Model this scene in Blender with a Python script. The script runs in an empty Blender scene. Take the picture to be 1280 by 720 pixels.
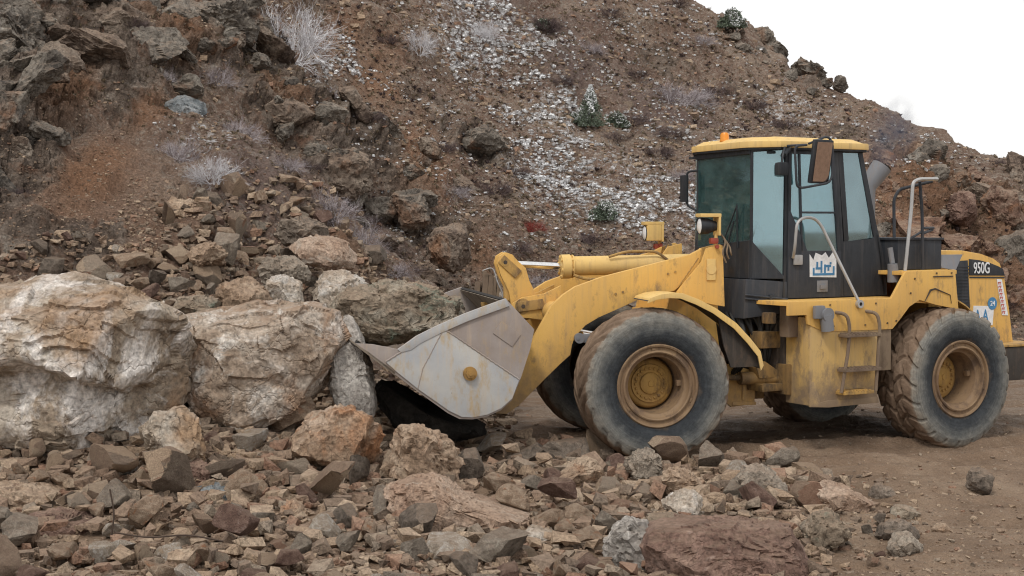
import bpy, bmesh, math, random
import numpy as np
from mathutils import Vector, Matrix, Euler
R_ = math.radians
scene = bpy.context.scene
C = scene.collection

# ------------------------------------------------------------------ camera
CAMH, PITCH, FPX = 2.4192, .0416, 1800.0
cam_d = bpy.data.cameras.new('camera'); cam = bpy.data.objects.new('camera', cam_d); C.objects.link(cam)
cam.location = (0, 0, CAMH); cam.rotation_euler = (math.pi/2 - PITCH, 0, 0)
cam_d.sensor_width = 36; cam_d.lens = FPX/1280*36; cam_d.clip_start = .1; cam_d.clip_end = 3000
scene.camera = cam
# ------------------------------------------------------------------ world: bright overcast
SUN_EL, SUN_AZ = R_(52), R_(205)       # azimuth clockwise from +Y
w = bpy.data.worlds.new('World'); scene.world = w; w.use_nodes = True
nt = w.node_tree; nt.nodes.clear()
sky = nt.nodes.new('ShaderNodeTexSky'); sky.sky_type = 'NISHITA'; sky.sun_disc = False
sky.sun_elevation = SUN_EL; sky.sun_rotation = SUN_AZ
hs = nt.nodes.new('ShaderNodeHueSaturation'); hs.inputs['Saturation'].default_value = .25
nt.links.new(sky.outputs[0], hs.inputs['Color'])
mx = nt.nodes.new('ShaderNodeMix'); mx.data_type = 'RGBA'; mx.inputs[0].default_value = .86
tcw = nt.nodes.new('ShaderNodeTexCoord'); cn_ = nt.nodes.new('ShaderNodeTexNoise'); cn_.inputs['Scale'].default_value = 2.2; cn_.inputs['Detail'].default_value = 5; nt.links.new(tcw.outputs['Generated'], cn_.inputs['Vector'])
cr_ = nt.nodes.new('ShaderNodeMix'); cr_.data_type = 'RGBA'; cr_.inputs[6].default_value = (8.7, 8.65, 8.6, 1); cr_.inputs[7].default_value = (9.4, 9.25, 9.1, 1); nt.links.new(cn_.outputs['Fac'], cr_.inputs[0]); nt.links.new(cr_.outputs[2], mx.inputs[7])
nt.links.new(hs.outputs[0], mx.inputs[6])
bg = nt.nodes.new('ShaderNodeBackground'); bg.inputs[1].default_value = .12
nt.links.new(mx.outputs[2], bg.inputs[0])
wo = nt.nodes.new('ShaderNodeOutputWorld'); nt.links.new(bg.outputs[0], wo.inputs[0])
sd = bpy.data.lights.new('sun', 'SUN'); sd.energy = 1.5; sd.angle = R_(11); sd.color = (1, .95, .88)
so = bpy.data.objects.new('sun', sd); C.objects.link(so)
sdir = Vector((math.sin(SUN_AZ)*math.cos(SUN_EL), math.cos(SUN_AZ)*math.cos(SUN_EL), math.sin(SUN_EL)))
so.rotation_euler = sdir.to_track_quat('Z', 'Y').to_euler(); so.location = (0, -5, 30)
scene.view_settings.view_transform = 'Standard'; scene.view_settings.look = 'None'
scene.view_settings.exposure = 0.0; scene.view_settings.gamma = 1
scene.render.resolution_x = 1024; scene.render.resolution_y = 576
scene.render.engine = 'CYCLES'
scene.cycles.volume_step_rate = 2.0; scene.cycles.pixel_filter_type = 'BLACKMAN_HARRIS'; scene.cycles.filter_width = 1.1

# ------------------------------------------------------------------ numpy noise
def _h(ix, iy, iz, s):
    n = (ix.astype(np.uint32)*np.uint32(374761393) + iy.astype(np.uint32)*np.uint32(668265263)
         + iz.astype(np.uint32)*np.uint32(2147483647 & 0x5bd1e995) + np.uint32((s*974634777) & 0xffffffff))
    n = (n ^ (n >> np.uint32(13)))*np.uint32(1274126177)
    n = (n ^ (n >> np.uint32(15)))*np.uint32(2246822519)
    return ((n ^ (n >> np.uint32(16))) & np.uint32(0xffffff)).astype(np.float32)/16777216.0
def vnoise(P, s=0):
    f = np.floor(P); i = f.astype(np.int64); t = (P-f).astype(np.float32); t = t*t*(3-2*t)
    o = 0
    for dx in (0, 1):
        wx = t[:, 0] if dx else 1-t[:, 0]
        for dy in (0, 1):
            wy = t[:, 1] if dy else 1-t[:, 1]
            for dz in (0, 1):
                wz = t[:, 2] if dz else 1-t[:, 2]
                o = o + wx*wy*wz*_h(i[:, 0]+dx, i[:, 1]+dy, i[:, 2]+dz, s)
    return o*2-1
def fbm(P, sc, octv=4, s=0, gain=.5, ridge=False):
    o = 0; a = 1; P = np.asarray(P, np.float64)*sc
    for k in range(octv):
        n = vnoise(P + 17.3*k, s+k)
        if ridge: n = 1-2*np.abs(n)
        o = o + a*n; a *= gain; P = P*2.03
    return o
def facet(P, sc, s=0, tilt=1.0):
    """blocky rock faces: every jittered cell is its own tilted plane"""
    Q = np.asarray(P, np.float64)*sc; f = np.floor(Q); i = f.astype(np.int64)
    best = np.full(len(Q), 1e9, np.float32); out = np.zeros(len(Q), np.float32)
    for dx in (-1, 0, 1):
        for dy in (-1, 0, 1):
            for dz in (-1, 0, 1):
                a, b, c = i[:, 0]+dx, i[:, 1]+dy, i[:, 2]+dz
                vx = (a+_h(a, b, c, s) - Q[:, 0]).astype(np.float32); vy = (b+_h(a, b, c, s+1) - Q[:, 1]).astype(np.float32); vz = (c+_h(a, b, c, s+2) - Q[:, 2]).astype(np.float32)
                d = vx*vx+vy*vy+vz*vz
                v = (_h(a, b, c, s+3)*2-1)*.6 + tilt*(vx*(_h(a, b, c, s+4)*2-1)+vy*(_h(a, b, c, s+5)*2-1)+vz*(_h(a, b, c, s+6)*2-1))
                m = d < best; best[m] = d[m]; out[m] = v[m]
    return out/sc

# ------------------------------------------------------------------ material helpers
def new_mat(name):
    m = bpy.data.materials.new(name); m.use_nodes = True; n = m.node_tree
    return m, n, n.nodes['Principled BSDF']
def N(nt, typ, **kw):
    n = nt.nodes.new(typ)
    for k, v in kw.items():
        if k.startswith('i_'): n.inputs[int(k[2:]) if k[2:].isdigit() else k[2:]].default_value = v
        else: setattr(n, k, v)
    return n
def noise(nt, co, scale, detail=6, rough=.6, dist=0.):
    n = N(nt, 'ShaderNodeTexNoise'); n.inputs['Scale'].default_value = scale; n.inputs['Detail'].default_value = detail
    n.inputs['Roughness'].default_value = rough; n.inputs['Distortion'].default_value = dist
    nt.links.new(co, n.inputs['Vector']); return n.outputs['Fac']
def ramp(nt, fac, stops, interp='LINEAR'):
    r = N(nt, 'ShaderNodeValToRGB'); r.color_ramp.interpolation = interp
    e = r.color_ramp.elements
    while len(e) < len(stops): e.new(.5)
    for k, (p, c) in enumerate(stops):
        e[k].position = p; e[k].color = (*c, 1) if len(c) == 3 else c
    nt.links.new(fac, r.inputs[0]); return r.outputs[0]
def g(v): return (v, v, v)
def mix(nt, fac, a, b, mode='MIX'):
    m = N(nt, 'ShaderNodeMix', data_type='RGBA', blend_type=mode)
    for s, v in ((0, fac), (6, a), (7, b)):
        if isinstance(v, (int, float)): m.inputs[s].default_value = v
        elif isinstance(v, tuple): m.inputs[s].default_value = (*v, 1)
        else: nt.links.new(v, m.inputs[s])
    return m.outputs[2]
def math_(nt, op, a, b=None, clamp=False):
    m = N(nt, 'ShaderNodeMath', operation=op, use_clamp=clamp)
    for s, v in ((0, a), (1, b)):
        if v is None: continue
        if isinstance(v, (int, float)): m.inputs[s].default_value = v
        else: nt.links.new(v, m.inputs[s])
    return m.outputs[0]
def bump(nt, bs, h, strength, dist, prev=None):
    b = N(nt, 'ShaderNodeBump'); b.inputs['Strength'].default_value = strength; b.inputs['Distance'].default_value = dist
    nt.links.new(h, b.inputs['Height'])
    if prev is not None: nt.links.new(prev, b.inputs['Normal'])
    nt.links.new(b.outputs[0], bs.inputs['Normal']); return b.outputs[0]
def coords(nt, rnd=True):
    tc = N(nt, 'ShaderNodeTexCoord'); co = tc.outputs['Object']
    if rnd:
        oi = N(nt, 'ShaderNodeObjectInfo'); a = N(nt, 'ShaderNodeVectorMath', operation='ADD')
        mu = N(nt, 'ShaderNodeMath', operation='MULTIPLY'); mu.inputs[1].default_value = 37.; nt.links.new(oi.outputs['Random'], mu.inputs[0])
        nt.links.new(co, a.inputs[0]); nt.links.new(mu.outputs[0], a.inputs[1]); co = a.outputs[0]
    return co

def rock_mat(name, cols, patch=None, patch_w=.56, stain=None, stain_w=.62, scale=1.0, rand=0.0, dust=(.29,.205,.145), dust_w=.42, world=False, soft=1.):
    """weathered stone: large mottling, fine speckle, optional pale crust and rusty stain, settled soil"""
    m, nt, bs = new_mat(name)
    if world: co = N(nt, 'ShaderNodeNewGeometry').outputs['Position']
    else: co = coords(nt)
    big = noise(nt, co, 2.2*scale, 7, .66, .6)
    col = ramp(nt, big, [(.32, cols[0]), (.47, cols[1]), (.62, cols[2])])
    if rand > 0:
        ge = N(nt, 'ShaderNodeNewGeometry'); oi = N(nt, 'ShaderNodeObjectInfo')
        r = math_(nt, 'FRACT', math_(nt, 'ADD', ge.outputs['Random Per Island'], math_(nt, 'MULTIPLY', oi.outputs['Random'], 7.31)))
        rc = ramp(nt, r, [(0, (.26,.18,.13)), (.16, (.165,.122,.094)), (.30, (.38,.275,.19)), (.46, (.22,.148,.105)), (.60, (.45,.345,.25)), (.74, (.28,.155,.105)), (.83,(.29,.24,.19)), (.92, (.12,.092,.073))], 'CONSTANT')
        col = mix(nt, rand, col, rc)
    if patch:
        p = ramp(nt, noise(nt, co, 1.7*scale, 9, .68, 1.2), [(patch_w-.05, g(0)), (patch_w+.05, g(1))])
        col = mix(nt, p, col, patch)
    if stain:
        p = ramp(nt, noise(nt, mapv(nt, co, (9.1, 3.3, 5.2)), 1.3*scale, 6, .6, .8), [(stain_w-.05, g(0)), (stain_w+.07, g(1))])
        col = mix(nt, math_(nt, 'MULTIPLY', p, .85), col, stain)
    fine = noise(nt, co, 26*scale, 8, .72)
    col = mix(nt, 1.0, col, ramp(nt, fine, [(.32, g(.42)), (.5, g(1.0)), (.68, g(1.55))]), 'MULTIPLY')
    crack = N(nt, 'ShaderNodeTexVoronoi', feature='DISTANCE_TO_EDGE'); crack.inputs['Scale'].default_value = 3.4*scale
    dv = N(nt, 'ShaderNodeVectorMath', operation='ADD'); nv = N(nt, 'ShaderNodeTexNoise'); nv.inputs['Scale'].default_value = 3*scale; nv.inputs['Detail'].default_value = 4
    nt.links.new(co, nv.inputs['Vector']); nt.links.new(co, dv.inputs[0])
    sc_ = N(nt, 'ShaderNodeVectorMath', operation='SCALE'); sc_.inputs['Scale'].default_value = .7; nt.links.new(nv.outputs['Color'], sc_.inputs[0]); nt.links.new(sc_.outputs[0], dv.inputs[1]); nt.links.new(dv.outputs[0], crack.inputs['Vector'])
    cr = ramp(nt, crack.outputs['Distance'], [(0, g(0)), (.035, g(1))])
    if dust:
        ge = N(nt, 'ShaderNodeNewGeometry'); sx = N(nt, 'ShaderNodeSeparateXYZ'); nt.links.new(ge.outputs['Normal'], sx.inputs[0])
        up = ramp(nt, math_(nt, 'ADD', sx.outputs[2], math_(nt, 'MULTIPLY', math_(nt, 'SUBTRACT', noise(nt, co, 5*scale, 6, .7), .5), 1.6)), [(.55, g(0)), (1., g(1))])
        col = mix(nt, math_(nt, 'MULTIPLY', up, dust_w), col, dust)
    nt.links.new(col, bs.inputs['Base Color']); bs.inputs['Roughness'].default_value = .92
    bs.inputs['Specular IOR Level'].default_value = .25
    b1 = bump(nt, bs, noise(nt, co, 7*scale, 10, .7, .4), .9*soft, .05/scale)
    b2 = bump(nt, bs, fine, .7*soft, .012/scale, b1)
    bump(nt, bs, cr, .55, .02/scale, b2)
    return m
def mapv(nt, co, off=(0,0,0), scale=(1,1,1)):
    mp = N(nt, 'ShaderNodeMapping'); mp.inputs['Location'].default_value = off; mp.inputs['Scale'].default_value = scale
    nt.links.new(co, mp.inputs[0]); return mp.outputs[0]

MAT = {}
MAT['rubble'] = rock_mat('rubble_stone', [(.16,.12,.09), (.29,.215,.155), (.42,.335,.245)], rand=.72, scale=1.4)
MAT['tan'] = rock_mat('tan_stone', [(.20,.14,.095), (.33,.235,.165), (.45,.35,.26)], stain=(.34,.15,.07), scale=1.3)
MAT['grey'] = rock_mat('grey_stone', [(.14,.115,.092), (.24,.20,.16), (.35,.30,.245)], patch=(.40,.36,.30), patch_w=.62, scale=1.3)
MAT['red'] = rock_mat('reddish_stone', [(.10,.062,.05), (.17,.105,.082), (.25,.165,.13)], patch=(.32,.24,.20), patch_w=.64, scale=1.2)
MAT['dark'] = rock_mat('dark_stone', [(.085,.07,.058), (.16,.13,.105), (.25,.205,.165)], scale=1.4, dust_w=.5)
MAT['pale'] = rock_mat('pale_stone', [(.26,.21,.16), (.40,.335,.27), (.55,.49,.42)], patch=(.62,.585,.54), patch_w=.58, stain=(.33,.22,.12), scale=1.2)
MAT['orange'] = rock_mat('orange_stone', [(.25,.16,.105), (.34,.24,.165), (.44,.34,.26)], stain=(.40,.195,.095), stain_w=.53, scale=1.2)
MAT['pink'] = rock_mat('pinkish_tan_stone', [(.27,.175,.125), (.38,.27,.20), (.48,.37,.29)], patch=(.5,.43,.36), patch_w=.62, scale=1.2)
MAT['bluegrey'] = rock_mat('blue_grey_stone', [(.10,.115,.125), (.18,.2,.21), (.30,.32,.33)], dust_w=.2, scale=1.6)
MAT['boulder_a'] = rock_mat('crusted_boulder_stone', [(.17,.13,.095), (.31,.25,.19), (.42,.37,.31)], patch=(.64,.60,.56), patch_w=.54, stain=(.30,.19,.11), stain_w=.55, scale=.75, dust_w=.5, world=True, soft=.5)
MAT['boulder_b'] = rock_mat('whitish_boulder_stone', [(.20,.15,.11), (.33,.26,.20), (.45,.39,.33)], patch=(.62,.58,.53), patch_w=.55, stain=(.28,.17,.105), stain_w=.54, scale=.9, dust_w=.7, world=True, soft=.5)
MAT['streak'] = rock_mat('streaked_white_stone', [(.22,.20,.175), (.36,.33,.30), (.50,.47,.43)], patch=(.6,.57,.53), patch_w=.6, scale=1.1, dust_w=.2)
MAT['greenish'] = rock_mat('greenish_brown_stone', [(.17,.135,.10), (.27,.215,.16), (.35,.31,.25)], patch=(.20,.24,.19), patch_w=.6, scale=.9, dust_w=.5)

def paint_mat(name, col, col2, mud=(.17,.115,.075), mud_w=.55, rough=.5, scratches=True, zmud=None, rust=(.16,.06,.03), metal=0.):
    m, nt, bs = new_mat(name); co = N(nt, 'ShaderNodeNewGeometry').outputs['Position']
    big = noise(nt, co, 1.6, 6, .6)
    c = mix(nt, ramp(nt, big, [(.35, g(0)), (.65, g(1))]), col, col2)
    dirt = noise(nt, mapv(nt, co, (3,1,2), (1,1,.45)), 7, 9, .72)
    dm = ramp(nt, dirt, [(mud_w, g(0)), (mud_w+.14, g(1))])
    c = mix(nt, math_(nt, 'MULTIPLY', dm, .75), c, mud)
    dr = ramp(nt, noise(nt, mapv(nt, co, (8,2,0), (9,9,.7)), 2.4, 5, .6), [(.5, g(0)), (.78, g(1))])
    c = mix(nt, math_(nt, 'MULTIPLY', dr, .38), c, (mud[0]*1.4, mud[1]*1.4, mud[2]*1.5))
    if scratches:
        ch = ramp(nt, noise(nt, co, 26, 6, .8), [(.66, g(0)), (.685, g(1))])
        c = mix(nt, ch, c, rust)
    if zmud:
        sx = N(nt, 'ShaderNodeSeparateXYZ'); nt.links.new(co, sx.inputs[0])
        z = math_(nt, 'ADD', sx.outputs[2], math_(nt, 'MULTIPLY', math_(nt, 'SUBTRACT', noise(nt, co, 4, 7, .7), .5), 1.5))
        mr = N(nt, 'ShaderNodeMapRange'); mr.inputs[1].default_value = zmud[0]; mr.inputs[2].default_value = zmud[1]; mr.inputs[3].default_value = 1; mr.inputs[4].default_value = 0
        nt.links.new(z, mr.inputs[0]); c = mix(nt, math_(nt, 'MULTIPLY', mr.outputs[0], .9), c, mud)
    nt.links.new(c, bs.inputs['Base Color']); bs.inputs['Metallic'].default_value = metal
    nt.links.new(ramp(nt, dirt, [(.35, g(rough)), (.65, g(min(1, rough+.4)))]), bs.inputs['Roughness'])
    bump(nt, bs, noise(nt, co, 40, 6, .7), .25, .006)
    return m
MAT['yellow'] = paint_mat('dusty_yellow_paint', (.73,.44,.115), (.67,.40,.115), mud_w=.55, zmud=(.35,1.15), mud=(.23,.16,.10))
MAT['yellow_dirty'] = paint_mat('muddy_yellow_paint', (.52,.31,.08), (.40,.25,.09), mud=(.13,.09,.06), mud_w=.46, rough=.6)
MAT['yellow_roof'] = paint_mat('faded_yellow_paint', (.74,.50,.17), (.70,.49,.2), mud_w=.66, scratches=False)
MAT['black'] = paint_mat('dusty_black_panel', (.014,.017,.022), (.022,.026,.033), mud=(.08,.07,.062), mud_w=.63, rough=.38, scratches=False)
MAT['charcoal'] = paint_mat('grey_black_panel', (.024,.028,.036), (.038,.043,.053), mud=(.09,.078,.068), mud_w=.62, rough=.5, scratches=False)
MAT['under'] = paint_mat('oily_dark_metal', (.035,.03,.026), (.06,.048,.038), mud=(.12,.085,.06), mud_w=.5, rough=.6)
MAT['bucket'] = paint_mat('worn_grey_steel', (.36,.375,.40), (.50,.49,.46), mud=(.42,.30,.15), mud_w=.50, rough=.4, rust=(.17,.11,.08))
MAT['bucket_rust'] = paint_mat('rusted_bucket_steel', (.36,.32,.30), (.27,.22,.19), mud=(.40,.30,.19), mud_w=.55, rough=.6)
MAT['bucket_inner'] = paint_mat('earthy_bucket_steel', (.20,.165,.13), (.27,.23,.18), mud=(.15,.11,.08), mud_w=.5, rough=.7)
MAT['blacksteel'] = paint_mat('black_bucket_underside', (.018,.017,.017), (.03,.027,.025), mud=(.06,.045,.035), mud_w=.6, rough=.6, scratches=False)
MAT['rim'] = paint_mat('rusty_rim_metal', (.20,.125,.07), (.27,.18,.10), mud=(.09,.06,.045), mud_w=.48, rough=.65)
MAT['hub'] = paint_mat('ochre_hub_paint', (.46,.27,.065), (.33,.19,.06), mud=(.10,.065,.04), mud_w=.5, rough=.6)
MAT['grey_metal'] = paint_mat('grey_steel', (.16,.165,.18), (.21,.215,.23), mud_w=.64, rough=.45, scratches=False)
MAT['bright_steel'] = paint_mat('bare_steel_tube', (.5,.5,.5), (.42,.41,.4), mud=(.2,.16,.12), mud_w=.6, rough=.35, scratches=False, metal=.6)
MAT['grime'] = paint_mat('oily_grimy_yellow', (.30,.18,.06), (.14,.09,.045), mud=(.045,.034,.026), mud_w=.44, rough=.55)
MAT['step'] = paint_mat('muddy_step_metal', (.17,.12,.085), (.24,.18,.12), mud=(.12,.085,.06), mud_w=.5, rough=.8)
def flat_mat(name, col, rough=.5, metal=0., emit=0.):
    m, nt, bs = new_mat(name); co = N(nt, 'ShaderNodeNewGeometry').outputs['Position']
    nt.links.new(mix(nt, ramp(nt, noise(nt, co, 18, 6, .7), [(.4, g(.85)), (.7, g(1.1))]), (0,0,0), col, 'MIX') if False else mix(nt, 1., col, ramp(nt, noise(nt, co, 18, 6, .7), [(.3, g(.8)), (.7, g(1.12))]), 'MULTIPLY'), bs.inputs['Base Color'])
    bs.inputs['Roughness'].default_value = rough; bs.inputs['Metallic'].default_value = metal
    return m
MAT['chrome'] = flat_mat('polished_rod', (.85,.85,.84), .14, 1.)
MAT['mirror'] = flat_mat('mirror_glass', (.62,.52,.48), .12, 1.)
MAT['white'] = flat_mat('white_sticker', (.78,.8,.82), .5)
MAT['blue'] = flat_mat('blue_print', (.06,.22,.42), .5)
MAT['redprint'] = flat_mat('red_print', (.55,.12,.10), .5)
MAT['lens'] = flat_mat('lamp_lens', (.8,.8,.8), .08)
MAT['beacon'] = flat_mat('amber_lens', (.75,.27,.02), .3)
MAT['redlens'] = flat_mat('red_lens', (.33,.06,.035), .4)
MAT['rubberhose'] = flat_mat('black_hose', (.02,.02,.02), .6)
def glass_mat(name, tint, refl=.16, film=(.25,.33,.33), film_w=.16):
    m = bpy.data.materials.new(name); m.use_nodes = True; nt = m.node_tree; nt.nodes.clear()
    t = N(nt, 'ShaderNodeBsdfTransparent'); t.inputs[0].default_value = (*tint, 1)
    gl = N(nt, 'ShaderNodeBsdfGlossy'); gl.inputs['Roughness'].default_value = .03; gl.inputs[0].default_value = (.66, .84, .9, 1)
    df = N(nt, 'ShaderNodeBsdfDiffuse'); df.inputs[0].default_value = (*film, 1)
    co = N(nt, 'ShaderNodeNewGeometry').outputs['Position']
    a = N(nt, 'ShaderNodeMixShader'); b = N(nt, 'ShaderNodeMixShader')
    nt.links.new(math_(nt, 'MULTIPLY', ramp(nt, noise(nt, co, 3.5, 7, .6), [(.3, g(.5)), (.7, g(1.5))]), film_w), a.inputs[0])
    nt.links.new(t.outputs[0], a.inputs[1]); nt.links.new(df.outputs[0], a.inputs[2])
    fr = N(nt, 'ShaderNodeFresnel'); fr.inputs[0].default_value = 1.5
    nt.links.new(math_(nt, 'ADD', fr.outputs[0], refl, True), b.inputs[0])
    nt.links.new(a.outputs[0], b.inputs[1]); nt.links.new(gl.outputs[0], b.inputs[2])
    o = N(nt, 'ShaderNodeOutputMaterial'); nt.links.new(b.outputs[0], o.inputs[0])
    return m
MAT['glass'] = glass_mat('tinted_side_glass', (.52,.74,.76), .24, (.27,.45,.50), .24)
MAT['glass_front'] = glass_mat('tinted_windscreen', (.60,.82,.80), .09, (.18,.36,.36), .20)
# ------------------------------------------------------------------ terrain: one height field over the real ground plan
def pxy(px, py, Y):
    """where the sight line of a survey point crosses distance Y"""
    u = (px-640)/FPX; v = (360-py)/FPX
    dy = math.cos(PITCH)+v*math.sin(PITCH); dz = v*math.cos(PITCH)-math.sin(PITCH)
    return (u/dy*Y, Y, CAMH+dz/dy*Y)
ctrl = [(-9,8,.35),(-5,8,.2),(-2,8.5,.12),(0,8.5,.05),(4,8.5,0),(8,8.5,0),(8,14,0),(4,13,0),(2,12,.02),(1,13.2,.06),(0,14.8,0),(12,19,0),(4,18,0),(1,18,0),(-.6,18,0),(-.5,16,0),
        (-1.2,14.6,.1),(-2,13.0,.2),(-4,12.0,.2),(-6,12.6,.3),(-8,12.6,.6),(-2,10.5,.12),(0,11,.06),(10,24.5,0),(6,23.5,0),(2,22.8,0),(-.4,21.6,0.05),(14,26,0),(16,12,0),
        (-1.9,17.6,.45),(-3,16.3,1.05),(-4.5,15.2,1.45),(-6.5,15.2,1.7),(-2.2,15.2,.35),(-1.3,19.8,.6)]
pts = [(-300,340,15),(-300,100,17),(-300,-150,21),(0,345,16.6),(0,200,19.0),(0,0,22.5),(0,-150,26),(150,335,16.9),(150,200,20.3),(150,0,25),(150,-150,30),
 (300,330,17.6),(330,250,19.5),(300,150,24),(300,0,28),(300,-150,34),(440,335,19.5),(440,250,24),(440,120,29),(440,0,33),(440,-150,40),
 (560,350,21.5),(560,200,28.5),(560,60,34),(560,-100,42),(640,462,23.2),(640,400,24.6),(640,350,26),(700,300,27.5),(700,200,31),(700,60,37),(700,-100,46),
 (850,420,25),(850,300,28),(850,200,33),(850,80,40),(838,14,47),(1000,400,25.5),(1000,300,28.5),(1000,180,36),(1000,90,45),(915,50,46.5),
 (1100,136,43),(1130,420,26),(1130,310,28),(1130,210,31),(1130,175,37),(1200,192,40),(1200,235,31.5),(1280,440,26.3),(1280,300,30),(1280,240,34),(1280,222,38.5),
 (1500,420,28),(1500,320,33),(1500,290,37)]
ctrl += [pxy(*p) for p in pts]
for px, py, Y in [(845,4,47),(915,36,46.5),(1000,83,45),(1100,129,43),(1200,184,40),(1280,214,38.5),(1500,290,37)]:
    x, y, z = pxy(px, py, Y); ctrl += [(x+1.5, y+8, z-3.2), (x+4, y+25, z-14)]
for px, Y in [(700,46),(560,42),(440,40),(300,34),(150,30),(0,26),(-300,21)]:
    x, y, z = pxy(px, -130, Y); ctrl += [(x-1, y+18, z+7)]
ctrl = np.array(ctrl, float)
def _phi(r2): return np.where(r2 > 1e-9, .5*r2*np.log(r2+1e-12), 0)
_K = _phi(((ctrl[:, None, :2]-ctrl[None, :, :2])**2).sum(2)) + np.eye(len(ctrl))*1.2
_Pm = np.c_[np.ones(len(ctrl)), ctrl[:, :2]]
_W = np.linalg.solve(np.block([[_K, _Pm], [_Pm.T, np.zeros((3, 3))]]), np.r_[ctrl[:, 2], 0, 0, 0])
def base_z(X, Y):
    o = _W[-3] + _W[-2]*X + _W[-1]*Y
    for k in range(len(ctrl)): o = o + _W[k]*_phi((X-ctrl[k, 0])**2+(Y-ctrl[k, 1])**2)
    return np.maximum(o, 0)
NA, NY = 1150, 880
av = np.linspace(-.56, .56, NA); lv = np.linspace(math.log(7.5), math.log(85), NY)
A_, L_ = np.meshgrid(av, lv); Yg = np.exp(L_); Xg = A_*Yg
Zg = base_z(Xg.ravel(), Yg.ravel()).reshape(Xg.shape)
def samp(G, X, Y):
    a = np.clip((X/Y-av[0])/(av[1]-av[0]), 0, NA-1.001); l = np.clip((np.log(Y)-lv[0])/(lv[1]-lv[0]), 0, NY-1.001)
    i = a.astype(int); j = l.astype(int); s = a-i; t = l-j
    return (G[j, i]*(1-s)+G[j, i+1]*s)*(1-t)+(G[j+1, i]*(1-s)+G[j+1, i+1]*s)*t
def hit(px, py, G=None):
    """ground points under many sight lines, marched outward over the height field"""
    G = Zg if G is None else G
    px = np.atleast_1d(np.asarray(px, float)); py = np.atleast_1d(np.asarray(py, float))
    u = (px-640)/FPX; v = (360-py)/FPX
    dy = math.cos(PITCH)+v*math.sin(PITCH); dz = (v*math.cos(PITCH)-math.sin(PITCH))/dy; dx = u/dy
    res = np.full(len(px), np.nan)
    for Y in np.exp(np.linspace(math.log(7.6), math.log(80), 700)):
        m = np.isnan(res)
        if not m.any(): break
        z = samp(G, dx[m]*Y, np.full(m.sum(), Y)); idx = np.where(m)[0]
        res[idx[z >= CAMH+dz[m]*Y]] = Y
    return dx*res, res, CAMH+dz*res
def blob(cx, cy, rx, ry=None):
    """weight of a patch of ground round the point seen at (cx, cy), with its real extent"""
    x, y, z = hit([cx, cx+rx, cx], [cy, cy, cy-(ry or rx)], Zb)
    if np.isnan(y).any(): return 0*Xg
    x0, y0 = x[0], y[0]; ax = abs(x[1]-x0)+.1; ay = abs(y[2]-y0)+.25
    return np.exp(-(((Xg-x0)/ax)**2+((Yg-y0)/ay)**2)**1.5)
Zb = Zg.copy()
P3 = np.c_[Xg.ravel(), Yg.ravel(), Zg.ravel()]
hillm = np.clip((Zb-.25)/1.5, 0, 1)*np.clip((Yg-15.5)/2.5, 0, 1)
rockm = np.zeros_like(Xg)
for b in [(70,50,90,60),(170,100,80,60),(30,150,50,60),(25,230,40,40),(240,60,60,50),(330,130,60,45),(390,180,60,50),(330,30,50,30),(500,250,60,50),(460,190,50,60),(560,300,45,40),(600,180,35,25),(430,320,50,30),
          (1200,270,70,45),(1250,235,60,40),(1150,235,50,40),(1130,330,40,60),(1240,330,50,40),(970,62,50,14),(1040,100,40,12),(900,40,40,14),(860,18,30,10),(520,130,50,40),(760,330,40,20),(80,310,60,20)]:
    rockm = np.maximum(rockm, blob(*b))
soilm = np.maximum(blob(120,240,70,50), blob(200,290,60,40))
nz = fbm(P3, .33, 4, 3).reshape(Xg.shape)
rid = fbm(P3*[1.6,.6,1.], .8, 4, 9, ridge=True).reshape(Xg.shape)
rockm = np.clip(rockm*1.5 + (fbm(P3, .45, 4, 21).reshape(Xg.shape)-.42)*1.2*hillm*(1-soilm), 0, 1)
f1 = np.zeros(Xg.size); f2 = np.zeros(Xg.size); sel = (rockm.ravel() > .02)
Ps = P3[sel] + .35*np.c_[fbm(P3[sel], .9, 2, 31), fbm(P3[sel], .9, 2, 32), fbm(P3[sel], .9, 2, 33)]
f1[sel] = facet(Ps*[.9, .9, 1.3], .75, 41, 1.3); f2[sel] = facet(Ps*[1, 1, 1.5], 2.4, 51, 1.2)
f3 = facet(P3, 5.5, 61, 1.0)
D = (.38*nz + .10*rid)*hillm*(1-.5*soilm) + (f1*.10+f2*.20).reshape(Xg.shape)*rockm*hillm + (.12+.12*rid)*rockm*hillm
D += f3.reshape(Xg.shape)*(.22+.20*rockm)*np.clip(hillm*1.3, 0, 1)*(1-.75*soilm)
D += (.030*fbm(P3, 2.2, 4, 71) + .012*fbm(P3, 9, 3, 72)).reshape(Xg.shape)
D += .22*fbm(P3*[1.2,.9,.25], 1.6, 4, 77, ridge=True).reshape(Xg.shape)*hillm*soilm*.5
# wheel ruts running the way the machine drives
rt = Yg - (14.9 + .22*(Xg-1.5)); on = np.clip((Xg+.5)/.5, 0, 1)*(Yg < 20)
D += on*(-.08*np.exp(-(rt/.33)**2) + .07*np.exp(-((np.abs(rt)-.5)/.13)**2) + .02*np.sin(rt*30+3*nz)*np.exp(-(rt/1.1)**2) + .05*fbm(P3*[.5,2.2,1], 1.5, 4, 73).reshape(Xg.shape))
# push out along the slope normal, mostly towards the road
gy, gx = np.gradient(Zb); 
dYr = np.gradient(Yg, axis=0); dXc = np.gradient(Xg, axis=1)
sy = gy/dYr - 0; sx = gx/dXc; sy = sy - sx*np.gradient(Xg, axis=0)/dYr
nl = np.sqrt(1+sx**2+sy**2); nx_, ny_, nz_ = -sx/nl, -sy/nl, 1/nl
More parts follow.
